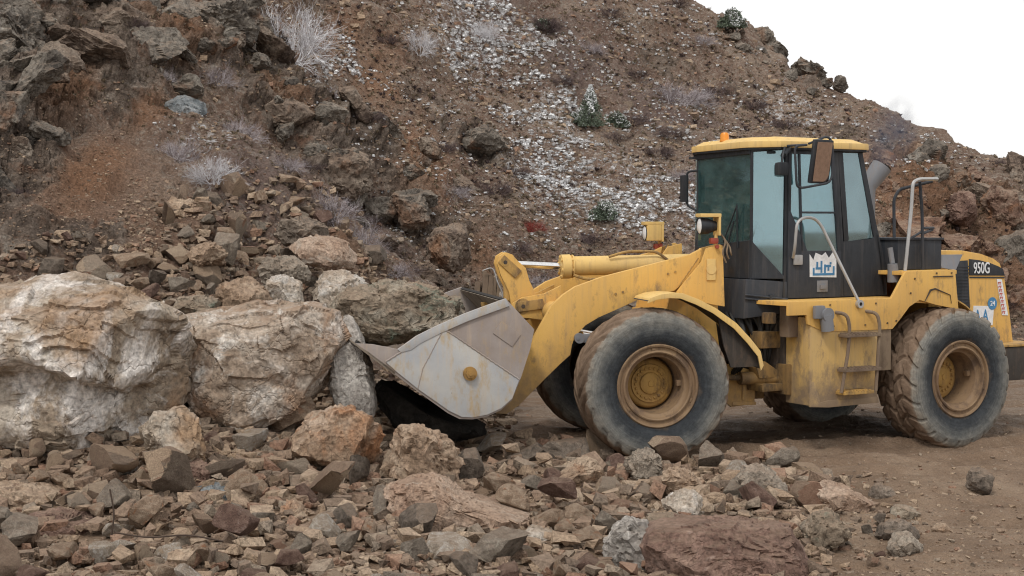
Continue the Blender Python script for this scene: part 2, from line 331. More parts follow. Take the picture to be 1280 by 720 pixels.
# rock faces stand out square to the slope
Xd = Xg + nx_*D; Yd = Yg + ny_*D; Zd = Zb + nz_*D
def surf(X, Y):
    X = np.atleast_1d(X); Y = np.atleast_1d(Y); return samp(Xd, X, Y), samp(Yd, X, Y), samp(Zd, X, Y)
# masks painted as colour data: exposed rock, orange clay, snow ground
orange = np.clip(1.2*np.maximum.reduce([blob(*b) for b in [(1150,230,60,35),(1260,300,40,60),(1110,250,30,50),(470,110,35,60),(520,200,40,50),(345,140,45,14),(185,150,20,20),(430,60,30,40),(1240,345,30,30),(600,330,16,16),(400,310,40,20),(70,130,40,50),(190,60,70,30),(110,230,40,50)]])
              + .3*fbm(P3, 1.1, 4, 91).reshape(Xg.shape) - .25, 0, 1)*np.clip(hillm*2, 0, 1)
purple = np.clip(np.maximum.reduce([blob(*b) for b in [(330,230,90,40),(420,270,50,40),(700,60,150,50),(820,130,80,40),(1100,160,60,30),(200,60,90,50),(480,300,50,40)]]) + .3*fbm(P3, .8, 4, 95).reshape(Xg.shape)-.2, 0, 1)
snowm = np.clip(np.maximum.reduce([blob(*b) for b in [(570,25,70,60),(620,105,70,60),(690,165,80,60),(660,232,60,40),(790,250,100,60),(850,290,70,50),(410,70,35,60),(745,215,60,50),(1165,178,40,16),(880,230,50,40),(260,190,60,40),(700,240,80,50),(1000,130,60,25),(640,30,60,40)]]) + .22*fbm(P3, .7, 4, 97).reshape(Xg.shape)*hillm, 0, 1)
def grid_mesh(name, facemask, mat):
    idx = np.arange(NA*NY).reshape(NY, NA)
    q = np.stack([idx[:-1, :-1], idx[:-1, 1:], idx[1:, 1:], idx[1:, :-1]], -1)[facemask].reshape(-1, 4)
    used, inv_ = np.unique(q.ravel(), return_inverse=True)
    co = np.c_[Xd.ravel(), Yd.ravel(), Zd.ravel()][used]
    me = bpy.data.meshes.new(name); me.vertices.add(len(co)); me.vertices.foreach_set('co', co.astype(np.float32).ravel())
    me.loops.add(len(inv_)); me.loops.foreach_set('vertex_index', inv_.astype(np.int32))
    me.polygons.add(len(q)); me.polygons.foreach_set('loop_start', np.arange(0, len(inv_), 4, dtype=np.int32))
    me.update(calc_edges=True); me.shade_smooth()
    at = me.color_attributes.new('kind', 'FLOAT_COLOR', 'POINT')
    cc = np.ones((len(co), 4), np.float32); cc[:, 0] = rockm.ravel()[used]; cc[:, 1] = orange.ravel()[used]; cc[:, 2] = purple.ravel()[used]
    at.data.foreach_set('color', cc.ravel())
    at = me.color_attributes.new('cover', 'FLOAT_COLOR', 'POINT'); cc = np.zeros((len(co), 4), np.float32); cc[:, 0] = snowm.ravel()[used]; cc[:, 1] = np.clip(soilm*1.3, 0, 1).ravel()[used]; at.data.foreach_set('color', cc.ravel())
    me.materials.append(mat); o = bpy.data.objects.new(name, me); C.objects.link(o); o['kind'] = 'structure'; return o
def hill_mat():
    m, nt, bs = new_mat('scree_hillside'); co = N(nt, 'ShaderNodeNewGeometry').outputs['Position']
    at = N(nt, 'ShaderNodeAttribute', attribute_name='kind'); sp = N(nt, 'ShaderNodeSeparateColor'); nt.links.new(at.outputs['Color'], sp.inputs[0])
    soil = ramp(nt, noise(nt, co, .7, 8, .65, .5), [(.3, (.135,.082,.06)), (.48, (.205,.138,.104)), (.64, (.285,.212,.162))])
    spk = noise(nt, co, 9, 9, .78)
    soil = mix(nt, ramp(nt, spk, [(.50, g(0)), (.62, g(.85))]), soil, (.38,.335,.285))
    soil = mix(nt, ramp(nt, noise(nt, co, 5, 8, .8), [(.30, g(.75)), (.44, g(0))]), soil, (.07,.048,.04))
    soil = mix(nt, math_(nt, 'MULTIPLY', sp.outputs[2], .5), soil, (.125,.095,.098))
    a2 = N(nt, 'ShaderNodeAttribute', attribute_name='cover'); s2 = N(nt, 'ShaderNodeSeparateColor'); nt.links.new(a2.outputs['Color'], s2.inputs[0])
    soil = mix(nt, math_(nt, 'MULTIPLY', s2.outputs[1], .75), soil, ramp(nt, noise(nt, mapv(nt, co, (0,0,0), (1,1,.4)), 2.2, 9, .7, .6), [(.35, (.185,.11,.075)), (.62, (.285,.185,.13))]))
    rk = ramp(nt, noise(nt, mapv(nt, co, (0,0,0), (1,1,2.2)), 1.9, 9, .7, .8), [(.30, (.065,.05,.042)), (.46, (.155,.118,.094)), (.58, (.25,.20,.162)), (.7, (.37,.33,.285))])
    rk = mix(nt, ramp(nt, noise(nt, co, 2.7, 6, .6), [(.56, g(0)), (.68, g(.7))]), rk, (.20,.105,.065))
    c = mix(nt, ramp(nt, math_(nt, 'ADD', sp.outputs[0], math_(nt, 'MULTIPLY', math_(nt, 'SUBTRACT', noise(nt, co, 4, 8, .7), .5), .9)), [(.30, g(0)), (.5, g(1))]), soil, rk)
    c = mix(nt, math_(nt, 'MULTIPLY', sp.outputs[1], .65), c, (.28,.15,.085))
    c = mix(nt, 1., c, ramp(nt, noise(nt, co, 30, 8, .75), [(.3, g(.42)), (.5, g(1.)), (.68, g(1.6))]), 'MULTIPLY')
    sn = math_(nt, 'ADD', math_(nt, 'MULTIPLY', math_(nt, 'SUBTRACT', noise(nt, co, 8, 8, .75), .5), 1.6), math_(nt, 'MULTIPLY', s2.outputs[0], .43))
    c = mix(nt, ramp(nt, sn, [(.44, g(0)), (.60, g(.85))]), c, (.74,.745,.76))
    nt.links.new(c, bs.inputs['Base Color']); bs.inputs['Roughness'].default_value = .95; bs.inputs['Specular IOR Level'].default_value = .15
    b = bump(nt, bs, noise(nt, co, 6, 12, .75), 1., .16)
    v = N(nt, 'ShaderNodeTexVoronoi'); v.inputs['Scale'].default_value = 14; nt.links.new(co, v.inputs['Vector'])
    bump(nt, bs, v.outputs['Distance'], .5, .03, b)
    return m
def ground_mat():
    m, nt, bs = new_mat('muddy_dirt'); co = N(nt, 'ShaderNodeNewGeometry').outputs['Position']
    at = N(nt, 'ShaderNodeAttribute', attribute_name='kind'); sp = N(nt, 'ShaderNodeSeparateColor'); nt.links.new(at.outputs['Color'], sp.inputs[0])
    st = mapv(nt, co, (0,0,0), (.35,1.6,1)); 
    c = ramp(nt, noise(nt, co, 1.1, 8, .65, .4), [(.3, (.145,.095,.062)), (.5, (.225,.155,.105)), (.68, (.30,.22,.155))])
    tr = ramp(nt, noise(nt, st, 3.2, 8, .7, .6), [(.42, g(0)), (.62, g(1))])
    # churned wet mud where the machine has driven
    sx = N(nt, 'ShaderNodeSeparateXYZ'); nt.links.new(co, sx.inputs[0])
    wet = N(nt, 'ShaderNodeMapRange'); wet.inputs[1].default_value = 15.2; wet.inputs[2].default_value = 17.0; nt.links.new(math_(nt, 'ADD', math_(nt, 'SUBTRACT', sx.outputs[1], math_(nt, 'MULTIPLY', sx.outputs[0], .22)), math_(nt, 'MULTIPLY', noise(nt, co, 1.5, 5, .6), 1.2)), wet.inputs[0])
    wy = math_(nt, 'MULTIPLY', wet.outputs[0], tr)
    c = mix(nt, math_(nt, 'MULTIPLY', wet.outputs[0], .55), c, (.115,.07,.042))
    c = mix(nt, wy, c, (.19,.14,.10))
    sand = N(nt, 'ShaderNodeMapRange'); sand.inputs[1].default_value = .0; sand.inputs[2].default_value = .55; 
    c = mix(nt, ramp(nt, noise(nt, co, 22, 8, .8), [(.56, g(0)), (.68, g(.75))]), c, (.40,.34,.27))
    c = mix(nt, ramp(nt, noise(nt, co, 13, 8, .8), [(.30, g(.6)), (.42, g(0))]), c, (.11,.08,.06))
    c = mix(nt, 1., c, ramp(nt, noise(nt, co, 70, 6, .75), [(.3, g(.7)), (.7, g(1.3))]), 'MULTIPLY')
    nt.links.new(c, bs.inputs['Base Color'])
    nt.links.new(ramp(nt, wy, [(0, g(.9)), (1, g(.55))]), bs.inputs['Roughness']); bs.inputs['Specular IOR Level'].default_value = .3
    b = bump(nt, bs, noise(nt, co, 9, 12, .75), .8, .05)
    b = bump(nt, bs, noise(nt, st, 5, 8, .7), .6, .05, b)
    v = N(nt, 'ShaderNodeTexVoronoi'); v.inputs['Scale'].default_value = 34; nt.links.new(co, v.inputs['Vector'])
    bump(nt, bs, v.outputs['Distance'], .5, .015, b)
    return m
hm, gm = hill_mat(), ground_mat()
ishill = ((Zb > .35) & (Yg > 15.6))[:-1, :-1]
grid_mesh('hillside', ishill, hm); grid_mesh('ground', ~ishill, gm)
# the land round about, out to the horizon
bm = bmesh.new()
for v in [(-900,-900),(900,-900),(900,1500),(-900,1500)]: bm.verts.new((v[0], v[1], -.45))
bm.faces.new(bm.verts); me = bpy.data.meshes.new('terrain'); bm.to_mesh(me); bm.free(); me.materials.append(gm)
o = bpy.data.objects.new('terrain', me); C.objects.link(o); o['kind'] = 'structure'
def hz(x, y): return float(samp(Zd, np.array([x]), np.array([y]))[0])
# ------------------------------------------------------------------ wheel loader
F0 = Vector((1.2511, 16.1323, 0)); TF, TR = .1866, .5079
HG = F0 + 1.675*Vector((math.cos(TF), math.sin(TF), 0))
MF = Matrix.Translation(F0) @ Matrix.Rotation(TF, 4, 'Z'); MR = Matrix.Translation(HG) @ Matrix.Rotation(TR, 4, 'Z')
def finish(name, bm, mat, sharp=35, smooth=True):
    me = bpy.data.meshes.new(name); bmesh.ops.recalc_face_normals(bm, faces=bm.faces[:]); bm.to_mesh(me); bm.free()
    if smooth: me.shade_smooth(); me.set_sharp_from_angle(angle=R_(sharp))
    for m in (mat if isinstance(mat, list) else [mat]): me.materials.append(m)
    o = bpy.data.objects.new(name, me); C.objects.link(o); return o
def thing(name, label, cat, loc=(0,0,0), rz=0, group=None):
    o = bpy.data.objects.new(name, None); C.objects.link(o); o.location = loc; o.rotation_euler = (0,0,rz); o.empty_display_size = .2
    tag(o, label, cat, group); return o
def tag(o, label, cat, group=None, kind=None):
    if label: o['label'] = label
    if cat: o['category'] = cat
    if group: o['group'] = group
    if kind: o['kind'] = kind
    return o
loader = thing('wheel_loader', 'yellow articulated wheel loader with black cab and steel bucket raised against the fallen boulders', 'wheel loader', HG, TR)
LI = (Matrix.Translation(HG) @ Matrix.Rotation(TR, 4, 'Z')).inverted()
def part(name, bm, mat, fr, parent=None, label=None, **kw):
    o = finish(name, bm, mat, **kw)
    if parent is None: o.parent = loader; o.matrix_local = LI @ (MF if fr == 'F' else MR)
    else: o.parent = parent
    if label: o['label'] = label
    return o
def bev(bm, geom_edges, r, seg=2):
    if r > 0 and geom_edges: bmesh.ops.bevel(bm, geom=geom_edges, offset=r, segments=seg, affect='EDGES', profile=.7, clamp_overlap=True)
def prism(bm, pts, y0, y1, r=.006):
    """profile in x,z extruded across y, edges eased"""
    b = bmesh.new(); vs = [b.verts.new((p[0], y0, p[1])) for p in pts]; f = b.faces.new(vs)
    e = bmesh.ops.extrude_face_region(b, geom=[f]); bmesh.ops.translate(b, verts=[v for v in e['geom'] if isinstance(v, bmesh.types.BMVert)], vec=(0, y1-y0, 0))
    bmesh.ops.recalc_face_normals(b, faces=b.faces[:])
    b.edges.ensure_lookup_table(); bev(b, [x for x in b.edges if len(x.link_faces) == 2 and x.calc_face_angle(0) > .5], r, 2)
    merge(bm, b)
def merge(bm, b, M=None):
    me = bpy.data.meshes.new('t'); b.to_mesh(me); b.free()
    if M is not None: me.transform(M)
    bm.from_mesh(me); bpy.data.meshes.remove(me)
def box(bm, x0, x1, y0, y1, z0, z1, r=.008, M=None):
    b = bmesh.new(); bmesh.ops.create_cube(b, size=1, matrix=Matrix.Translation(((x0+x1)/2, (y0+y1)/2, (z0+z1)/2)) @ Matrix.Diagonal((abs(x1-x0), abs(y1-y0), abs(z1-z0), 1)))
    bev(b, b.edges[:], r, 2); merge(bm, b, M)
def poly3(bm, P, th, r=.004):
    """flat panel through 3-D corners with thickness th behind it"""
    P = [Vector(p) for p in P]; n = (P[1]-P[0]).cross(P[2]-P[0]).normalized()
    b = bmesh.new(); f = b.faces.new([b.verts.new(p) for p in P]); e = bmesh.ops.extrude_face_region(b, geom=[f])
    bmesh.ops.translate(b, verts=[v for v in e['geom'] if isinstance(v, bmesh.types.BMVert)], vec=n*th)
    bmesh.ops.recalc_face_normals(b, faces=b.faces[:])
    if r: bev(b, b.edges[:], r, 1)
    merge(bm, b)
def tube(bm, P, r, seg=10, cyc=False, caps=True):
    P = [Vector(p) for p in P]; n = len(P); rings = []; up = Vector((0, .3, 1)).normalized(); prev = None
    for i in range(n):
        a = P[(i-1) % n] if (i or cyc) else P[0]; c = P[(i+1) % n] if (i < n-1 or cyc) else P[-1]
        t = (c-a).normalized()
        s = t.cross(prev if prev else (up if abs(t.dot(up)) < .95 else Vector((1, 0, 0)))).normalized() if prev is None else (prev - t*prev.dot(t)).normalized()
        prev = s; q = t.cross(s); rr = r[i] if isinstance(r, (list, tuple)) else r
        rings.append([bm.verts.new(P[i]+(s*math.cos(k*2*math.pi/seg)+q*math.sin(k*2*math.pi/seg))*rr) for k in range(seg)])
    for i in range(n if cyc else n-1):
        A, B = rings[i], rings[(i+1) % n]
        for k in range(seg): bm.faces.new((A[k], A[(k+1) % seg], B[(k+1) % seg], B[k]))
    if not cyc and caps: bm.faces.new(rings[0][::-1]); bm.faces.new(rings[-1])
def curve(P, r=.06, k=5):
    """round the corners of a polyline"""
    P = [Vector(p) for p in P]; out = [P[0]]
    for i in range(1, len(P)-1):
        a, b, c = P[i-1], P[i], P[i+1]; d1 = min(r, (a-b).length*.45); d2 = min(r, (c-b).length*.45)
        p, q = b+(a-b).normalized()*d1, b+(c-b).normalized()*d2
        out += [(p*(1-t)**2+b*2*t*(1-t)+q*t*t) for t in [j/k for j in range(k+1)]]
    return out+[P[-1]]
def lathe(bm, prof, seg=48, M=None, mi=0):
    """profile (r, y) turned about the y axis"""
    b = bmesh.new(); rings = []
    for r, y in prof:
        rings.append([b.verts.new((max(r, 1e-4)*math.cos(k*2*math.pi/seg), y, max(r, 1e-4)*math.sin(k*2*math.pi/seg))) for k in range(seg)])
    for A, B in zip(rings, rings[1:]):
        for k in range(seg):
            f = b.faces.new((A[k], A[(k+1) % seg], B[(k+1) % seg], B[k])); f.material_index = mi
    bmesh.ops.remove_doubles(b, verts=b.verts[:], dist=2e-4); merge(bm, b, M)
def T(x, y, z): return Matrix.Translation((x, y, z))
def cylx(bm, x0, x1, y, z, r, seg=24, z1=None):
    tube(bm, [(x0, y, z), (x1, y, z if z1 is None else z1)], r, seg)
def disc(bm, x, z, y0, y1, r, seg=28):
    lathe(bm, [(0, y0), (r*.96, y0), (r, y0+(.004 if y1 > y0 else -.004)), (r, y1), (0, y1)], seg, T(x, 0, z))

# ---- tyres
def tyre_mat():
    m, nt, bs = new_mat('dusty_tyre_rubber'); co = N(nt, 'ShaderNodeTexCoord').outputs['Object']
    oi = N(nt, 'ShaderNodeObjectInfo'); ad = N(nt, 'ShaderNodeVectorMath', operation='ADD'); ml = math_(nt, 'MULTIPLY', oi.outputs['Random'], 9.)
    nt.links.new(co, ad.inputs[0]); nt.links.new(ml, ad.inputs[1]); cr = ad.outputs[0]
    sx = N(nt, 'ShaderNodeSeparateXYZ'); nt.links.new(co, sx.inputs[0])
    r = math_(nt, 'SQRT', math_(nt, 'ADD', math_(nt, 'POWER', sx.outputs[0], 2.), math_(nt, 'POWER', sx.outputs[2], 2.)))
    rn = math_(nt, 'ADD', r, math_(nt, 'MULTIPLY', math_(nt, 'SUBTRACT', noise(nt, cr, 4.5, 6, .65), .5), .28))
    side = ramp(nt, rn, [(.40, (.09,.07,.055)), (.455, (.03,.034,.039)), (.54, (.05,.055,.06)), (.61, (.11,.114,.112)), (.69, (.185,.18,.163)), (.76, (.23,.205,.17))])
    # scuff rings
    at = N(nt, 'ShaderNodeCombineXYZ'); nt.links.new(math_(nt, 'MULTIPLY', r, 60.), at.inputs[0]); nt.links.new(math_(nt, 'MULTIPLY', noise(nt, cr, 2, 3, .5), 3.), at.inputs[1])
    side = mix(nt, 1., side, ramp(nt, noise(nt, at.outputs[0], 1., 5, .7), [(.3, g(.75)), (.7, g(1.25))]), 'MULTIPLY')
    side = mix(nt, 1., side, ramp(nt, noise(nt, cr, 24, 8, .75), [(.3, g(.7)), (.7, g(1.3))]), 'MULTIPLY')
    mud = ramp(nt, noise(nt, cr, 6, 8, .7), [(.35, (.13,.088,.06)), (.6, (.24,.17,.12)), (.75, (.30,.225,.165))])
    ay = math_(nt, 'ABSOLUTE', sx.outputs[1])
    tm = ramp(nt, math_(nt, 'ADD', math_(nt, 'SUBTRACT', r, ay), math_(nt, 'MULTIPLY', math_(nt, 'SUBTRACT', noise(nt, cr, 9, 7, .7), .5), .14)), [(.485, g(0)), (.52, g(1))])
    nt.links.new(mix(nt, tm, side, mud), bs.inputs['Base Color']); bs.inputs['Roughness'].default_value = .88; bs.inputs['Specular IOR Level'].default_value = .25
    bump(nt, bs, noise(nt, cr, 18, 9, .75), .5, .02)
    return m
MAT['tyre'] = tyre_mat()
def tyre_mesh(seed, worn):
    prof = [(.425,.20),(.415,.235),(.44,.262),(.50,.285),(.56,.297),(.61,.300),(.65,.299),(.675,.304),(.69,.298),(.72,.290),(.745,.278),(.765,.260),(.778,.235),(.785,.21),(.789,.17),(.792,.13),(.793,.09),(.794,.05),(.794,0)]
    # densify the crown
    pr = prof[:9]
    for (a, b) in zip(prof[9:], prof[10:]):
        for t in (0, .25, .5, .75): pr.append((a[0]+(b[0]-a[0])*t, a[1]+(b[1]-a[1])*t))
    pr.append(prof[-1]); full = pr + [(r, -y) for r, y in pr[-2::-1]]
    nA = 640; A = np.linspace(0, 2*np.pi, nA, endpoint=False); Rr = np.array([p[0] for p in full]); Yy = np.array([p[1] for p in full])
    AA, RR = np.meshgrid(A, Rr); _, YY = np.meshgrid(A, Yy)
    nb = 22; u = AA*nb/(2*np.pi)
    ay = np.abs(YY); sgn = np.where(YY >= 0, 0., .5)
    if worn:   # rounded chevron lugs worn low
        ph = (u + sgn + 1.7*ay/.29 + .10*np.sin(AA*7)) % 1; gr = np.abs(ph-.5)*2
        lug = np.clip((gr-.30)*5, 0, 1); zone = np.clip((RR-.715)/.03, 0, 1)*np.clip(ay/.05, 0, 1); dep = .027
    else:      # broad blocks split by cross and centre grooves
        ph = (u + sgn + .55*np.sin(np.clip(ay/.29, 0, 1)*3.1)) % 1; gr = np.abs(ph-.5)*2
        l1 = np.clip((gr-.16)*9, 0, 1)
        row = np.abs(((ay + .018*np.sin(u*2*np.pi+sgn*6)) - .13)); l2 = np.clip((row-.010)*90, 0, 1)
        l3 = np.clip((ay-.012)*90, 0, 1)
        lug = np.minimum(np.minimum(l1, np.where(ay < .2, l2, 1)), l3); zone = np.clip((RR-.70)/.03, 0, 1); dep = .034
    Pn = np.c_[(np.cos(AA)*RR).ravel(), YY.ravel(), (np.sin(AA)*RR).ravel()]
    nzv = (fbm(Pn, 6, 3, seed)*.006 + fbm(Pn, 24, 2, seed+5)*.003).reshape(AA.shape)
    R2 = RR - dep*(1-lug)*zone + nzv*np.clip((RR-.5)/.2, .2, 1) + .012*zone*lug*0
    V = np.stack([np.cos(AA)*R2, YY, np.sin(AA)*R2], -1).reshape(-1, 3)
    nP = len(full); idx = np.arange(nP*nA).reshape(nP, nA); nx = np.roll(idx, -1, 1)
    q = np.stack([idx[:-1], nx[:-1], nx[1:], idx[1:]], -1).reshape(-1, 4)
    me = bpy.data.meshes.new('tyre'); me.from_pydata(V.tolist(), [], q.tolist()); me.shade_smooth(); me.materials.append(MAT['tyre']); return me
TM = {True: tyre_mesh(1, True), False: tyre_mesh(2, False)}
def wheel(fr, x, y, z, side, worn, spin, dz=0):
    """side -1: face towards the camera; all depths run along the outward axis"""
    s = side; bm = bmesh.new()
    prof = [(.395,.18),(.432,.235),(.437,.262),(.425,.275),(.408,.268),(.400,.245),(.372,.245),(.366,.262),(.352,.268),(.340,.258),(.335,.225),(.318,.20),(.300,.19),(.292,.15),(.288,.05),(.285,-.12),(.275,-.16),(.02,-.165)]
    lathe(bm, [(r, s*v) for r, v in prof], 72)
    for a in (.35,):   # valve bracket
        ca, sa = math.cos(a), math.sin(a); box(bm, .245*1, .29, s*.10-.03, s*.10+.03, -.03, .03, .008, Matrix.Rotation(-a, 4, 'Y'))
    for k in range(3):  # lock-ring splits and lugs
        a = .1+k*2.1; box(bm, .375, .40, s*.248-.006, s*.248+.012, -.022, .022, .004, Matrix.Rotation(a, 4, 'Y'))
    M = (MF if fr == 'F' else MR); wl = finish('wheel', bm, MAT['rim'], 40); wl.parent = loader
    wl.matrix_local = LI @ M @ T(x, y, z) @ Matrix.Rotation(spin, 4, 'Y')
    ty = bpy.data.objects.new('tyre', TM[worn]); C.objects.link(ty); ty.parent = wl
    hb = bmesh.new()
    o = .0
    lathe(hb, [(r, s*(v+o)) for r, v in [(.27,-.155),(.268,-.10),(.255,-.065),(.235,-.05),(.205,-.048),(.20,-.03),(.118,-.028),(.11,-.005),(.085,.006),(.035,.008),(.03,.016),(.0,.016)]], 56)
    for k in range(20):
        a = k*2*math.pi/20; lathe(hb, [(.0165, s*(-.05)), (.0165, s*-.018), (.012, s*-.012), (0, s*-.012)], 6, T(.158*math.cos(a), 0, .158*math.sin(a)))
    hub = finish('hub', hb, MAT['hub'], 40); hub.parent = wl
    return wl
W_ = 1.395-.29
wheel('F', 0, -W_, .79, -1, True, .3); wheel('F', 0, W_, .79, 1, True, 1.1)
wheel('R', 1.675, -W_, .73, -1, False, .2); wheel('R', 1.675, W_, .73, 1, False, 2.)

# ---- bucket
def beads(bm, P, r=.009):
    P = [Vector(p) for p in P]
    for a, b in zip(P, P[1:]):
        n = max(2, int((b-a).length/.02)); tube(bm, [a+(b-a)*i/n+Vector((0,0,.003*math.sin(i*2.3))) for i in range(n+1)], r, 6)
def bolts(bm, pts, y0, y1, r=.014):
    for x, z in pts: disc(bm, x, z, y0, y1, r, 6)
out_ = [(-1.612,1.715),(-1.318,1.40),(-1.36,1.2),(-1.449,.93),(-1.547,.69),(-1.66,.59),(-1.80,.53),(-1.95,.505),(-2.08,.512),(-2.2,.575),(-2.5,.795),(-2.834,1.055),(-3.11,1.285)]
bm = bmesh.new(); bw = 1.42
# shell: the outer sheet and an inner one 3 cm in
nrm = []
for i, p in enumerate(out_):
    a = Vector(out_[max(i-1, 0)]); c = Vector(out_[min(i+1, len(out_)-1)]); t = (c-a).normalized(); nrm.append(Vector((-t.y, t.x)))
cen = Vector((-2.1, 1.1)); ins = [Vector(p)+(n if n.dot(cen-Vector(p)) > 0 else -n)*.03 for p, n in zip(out_, nrm)]
prism(bm, [tuple(p) for p in out_] + [tuple(p) for p in ins[::-1]], -bw, bw, .003)
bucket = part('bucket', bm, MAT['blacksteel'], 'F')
bm = bmesh.new(); prism(bm, [tuple(p*1.0+(cen-p)*.012) for p in ins] + [tuple(p+(cen-p)*.02) for p in ins[::-1]], -bw+.01, bw-.01, 0)
part('inner_lining', bm, MAT['bucket_inner'], 'F', bucket)
front = [(-3.11,1.285),(-2.95,1.275),(-2.70,1.222),(-2.60,1.29),(-2.515,1.35),(-2.3,1.455),(-2.034,1.567),(-1.80,1.65),(-1.612,1.715)]
for s in (-1, 1):
    bm = bmesh.new(); prism(bm, out_[1:] + front[1:], s*bw, s*(bw+.03), .004)
    sp = part('side_plate', bm, MAT['bucket_rust'], 'F', bucket)
    bm = bmesh.new()   # welded lower wear plate
    wear = [(-1.475,.90),(-1.547,.71),(-1.66,.612),(-1.80,.552),(-1.95,.527),(-2.06,.535),(-2.19,.60),(-2.5,.825),(-2.70,.99),(-2.82,1.10),(-2.66,1.20),(-2.50,1.31),(-2.24,1.42),(-2.12,1.34),(-1.80,1.12)]
    prism(bm, wear, s*(bw+.0305), s*(bw+.047), .004); part('wear_plate', bm, MAT['bucket'], 'F', bucket)
    bm = bmesh.new(); yy = s*(bw+.047); beads(bm, [(x, yy*.9995, z) for x, z in [(-2.82,1.10),(-2.66,1.20),(-2.50,1.31),(-2.24,1.42),(-2.12,1.34),(-1.80,1.12),(-1.475,.90)]]); beads(bm, [(-2.24,yy,1.42),(-2.45,yy,1.03),(-2.5,yy,.83)], .005); part('weld_bead', bm, MAT['bucket_rust'], 'F', bucket)
    bm = bmesh.new()   # side cutter bar along the rim
    bar = front[2:] ; n2 = [(x+.035, z-.075) for x, z in bar]; n2[0] = (-2.67,1.19)
    prism(bm, bar+n2[::-1], s*(bw+.031), s*(bw+.055), .006); part('side_cutter', bm, MAT['bucket'], 'F', bucket)
    bm = bmesh.new(); disc(bm, -1.98, .97, s*(bw+.048), s*(bw+.085), .07); disc(bm, -1.98, .97, s*(bw+.085), s*(bw+.115), .045, 6); disc(bm, -1.98, .97, s*(bw+.115), s*(bw+.125), .02)
    part('side_bolt', bm, MAT['hub'], 'F', bucket)
    bm = bmesh.new(); box(bm, -.12, .12, min(s*(bw+.031), s*(bw+.04)), max(s*(bw+.031), s*(bw+.04)), -.075, .075, .003, T(-1.60,0,1.36)@Matrix.Rotation(.62, 4, 'Y')); part('patch_plate', bm, MAT['bucket_rust'], 'F', bucket)
bm = bmesh.new(); prism(bm, [(-2.72,.955),(-3.16,1.30),(-3.17,1.325),(-2.98,1.20),(-2.72,1.0)], -bw-.03, bw+.03, .005); part('cutting_edge', bm, MAT['bucket_inner'], 'F', bucket)

# ---- lift arms
arm = [(-1.60,.47),(-1.50,.62),(-1.423,.76),(-1.172,1.293),(-.991,1.606),(-.87,1.715),(-.738,1.799),(-.45,1.90),(-.008,2.008),(.528,2.135),(.66,2.20),(.62,2.0),(.42,1.80),(.35,1.745),(-.007,1.673),(-.255,1.564),(-.48,1.47),(-.624,1.388),(-.74,1.27),(-.772,1.18),(-.79,1.074),(-.90,.98),(-1.059,.83),(-1.345,.55),(-1.48,.46)]
arms = []
for s in (-1, 1):
    bm = bmesh.new(); prism(bm, arm, s*.70, s*.78, .012); a = part('lift_arm', bm, MAT['yellow'], 'F'); arms.append(a)
    bm = bmesh.new()
    for (x, z, r) in ((-.70,1.255,.055),): 
        disc(bm, x, z, s*.78, s*.83, r); box(bm, x, x+.22, min(s*.785, s*.825), max(s*.785, s*.825), z-.05, z+.045, .02)
    disc(bm, -.72, 1.255, s*.83, s*.838, .018)
    part('arm_pin', bm, MAT['grey_metal'], 'F', a)
    for q in [(-.30,1.72),(-.22,1.74),(.28,1.93),(.36,1.95)]: bm = bmesh.new(); bolts(bm, [q], s*.78, s*.79); part('bolt', bm, MAT['yellow_dirty'], 'F', a)
    bm = bmesh.new(); beads(bm, [(.40,s*.781,1.80),(.62,s*.781,2.10)], .006); part('weld_bead', bm, MAT['yellow_dirty'], 'F', a)
    # lift cylinder below the arm
    bm = bmesh.new(); tube(bm, [(-.62,s*.62,1.27),(-.1,s*.62,1.17)], .035, 16); part('lift_rod', bm, MAT['chrome'], 'F')
    bm = bmesh.new(); tube(bm, [(-.15,s*.62,1.175),(.62,s*.62,1.03)], .075, 20); part('lift_cylinder', bm, MAT['yellow_dirty'], 'F')
bm = bmesh.new(); tube(bm, [(-.86,-.70,1.50),(-.86,.70,1.50)], .12, 24); 
for s in (-.17, .17): prism(bm, [(-1.33,1.50),(-1.30,1.60),(-1.2,1.66),(-.95,1.70),(-.76,1.79),(-.74,1.5),(-.9,1.40),(-1.10,1.43),(-1.24,1.44)], s-.025, s+.025, .012)
part('cross_tube', bm, MAT['yellow'], 'F')
# ---- tilt linkage
bm = bmesh.new()
bc = [(-1.46,2.03),(-1.44,2.11),(-1.37,2.155),(-1.29,2.13),(-1.23,2.06),(-1.14,1.98),(-1.10,1.84),(-1.02,1.68),(-1.00,1.60),(-1.10,1.42),(-1.22,1.40),(-1.30,1.52),(-1.33,1.72),(-1.42,1.90)]
for s in (-.095, .095): prism(bm, bc, s-.03, s+.03, .012)
box(bm, -1.36, -1.18, -.07, .07, 1.62, 1.95, .02); bell = part('tilt_lever', bm, MAT['yellow'], 'F')
bm = bmesh.new()
for (x, z, r, w_) in ((-1.375,2.045,.042,.15),(-1.19,1.565,.085,.20),(-1.02,1.575,.04,.20)): tube(bm, [(x,-w_,z),(x,w_,z)], r, 24); 
part('lever_pin', bm, MAT['yellow_dirty'], 'F', bell)
for (x0,z0,x1,z1,w_) in ((-1.375,2.045,-1.27,1.95,.135),(-1.19,1.565,-1.02,1.585,.21)):
    d = Vector((x1-x0,0,z1-z0)); M = T((x0+x1)/2,0,(z0+z1)/2)@Matrix.Rotation(-math.atan2(d.z,d.x),4,'Y')
    for s in (-1,1): bm = bmesh.new(); box(bm, -d.length/2-.06, d.length/2+.06, s*w_-.012, s*w_+.012, -.055, .055, .011, M); part('pin_plate', bm, MAT['yellow_dirty'], 'F', bell)
bm = bmesh.new()
for (x, z, w_) in ((-1.375,2.045,.15),(-1.19,1.565,.224)): tube(bm, [(x,-w_-.002,z),(x,-w_+.01,z)], .022, 14)
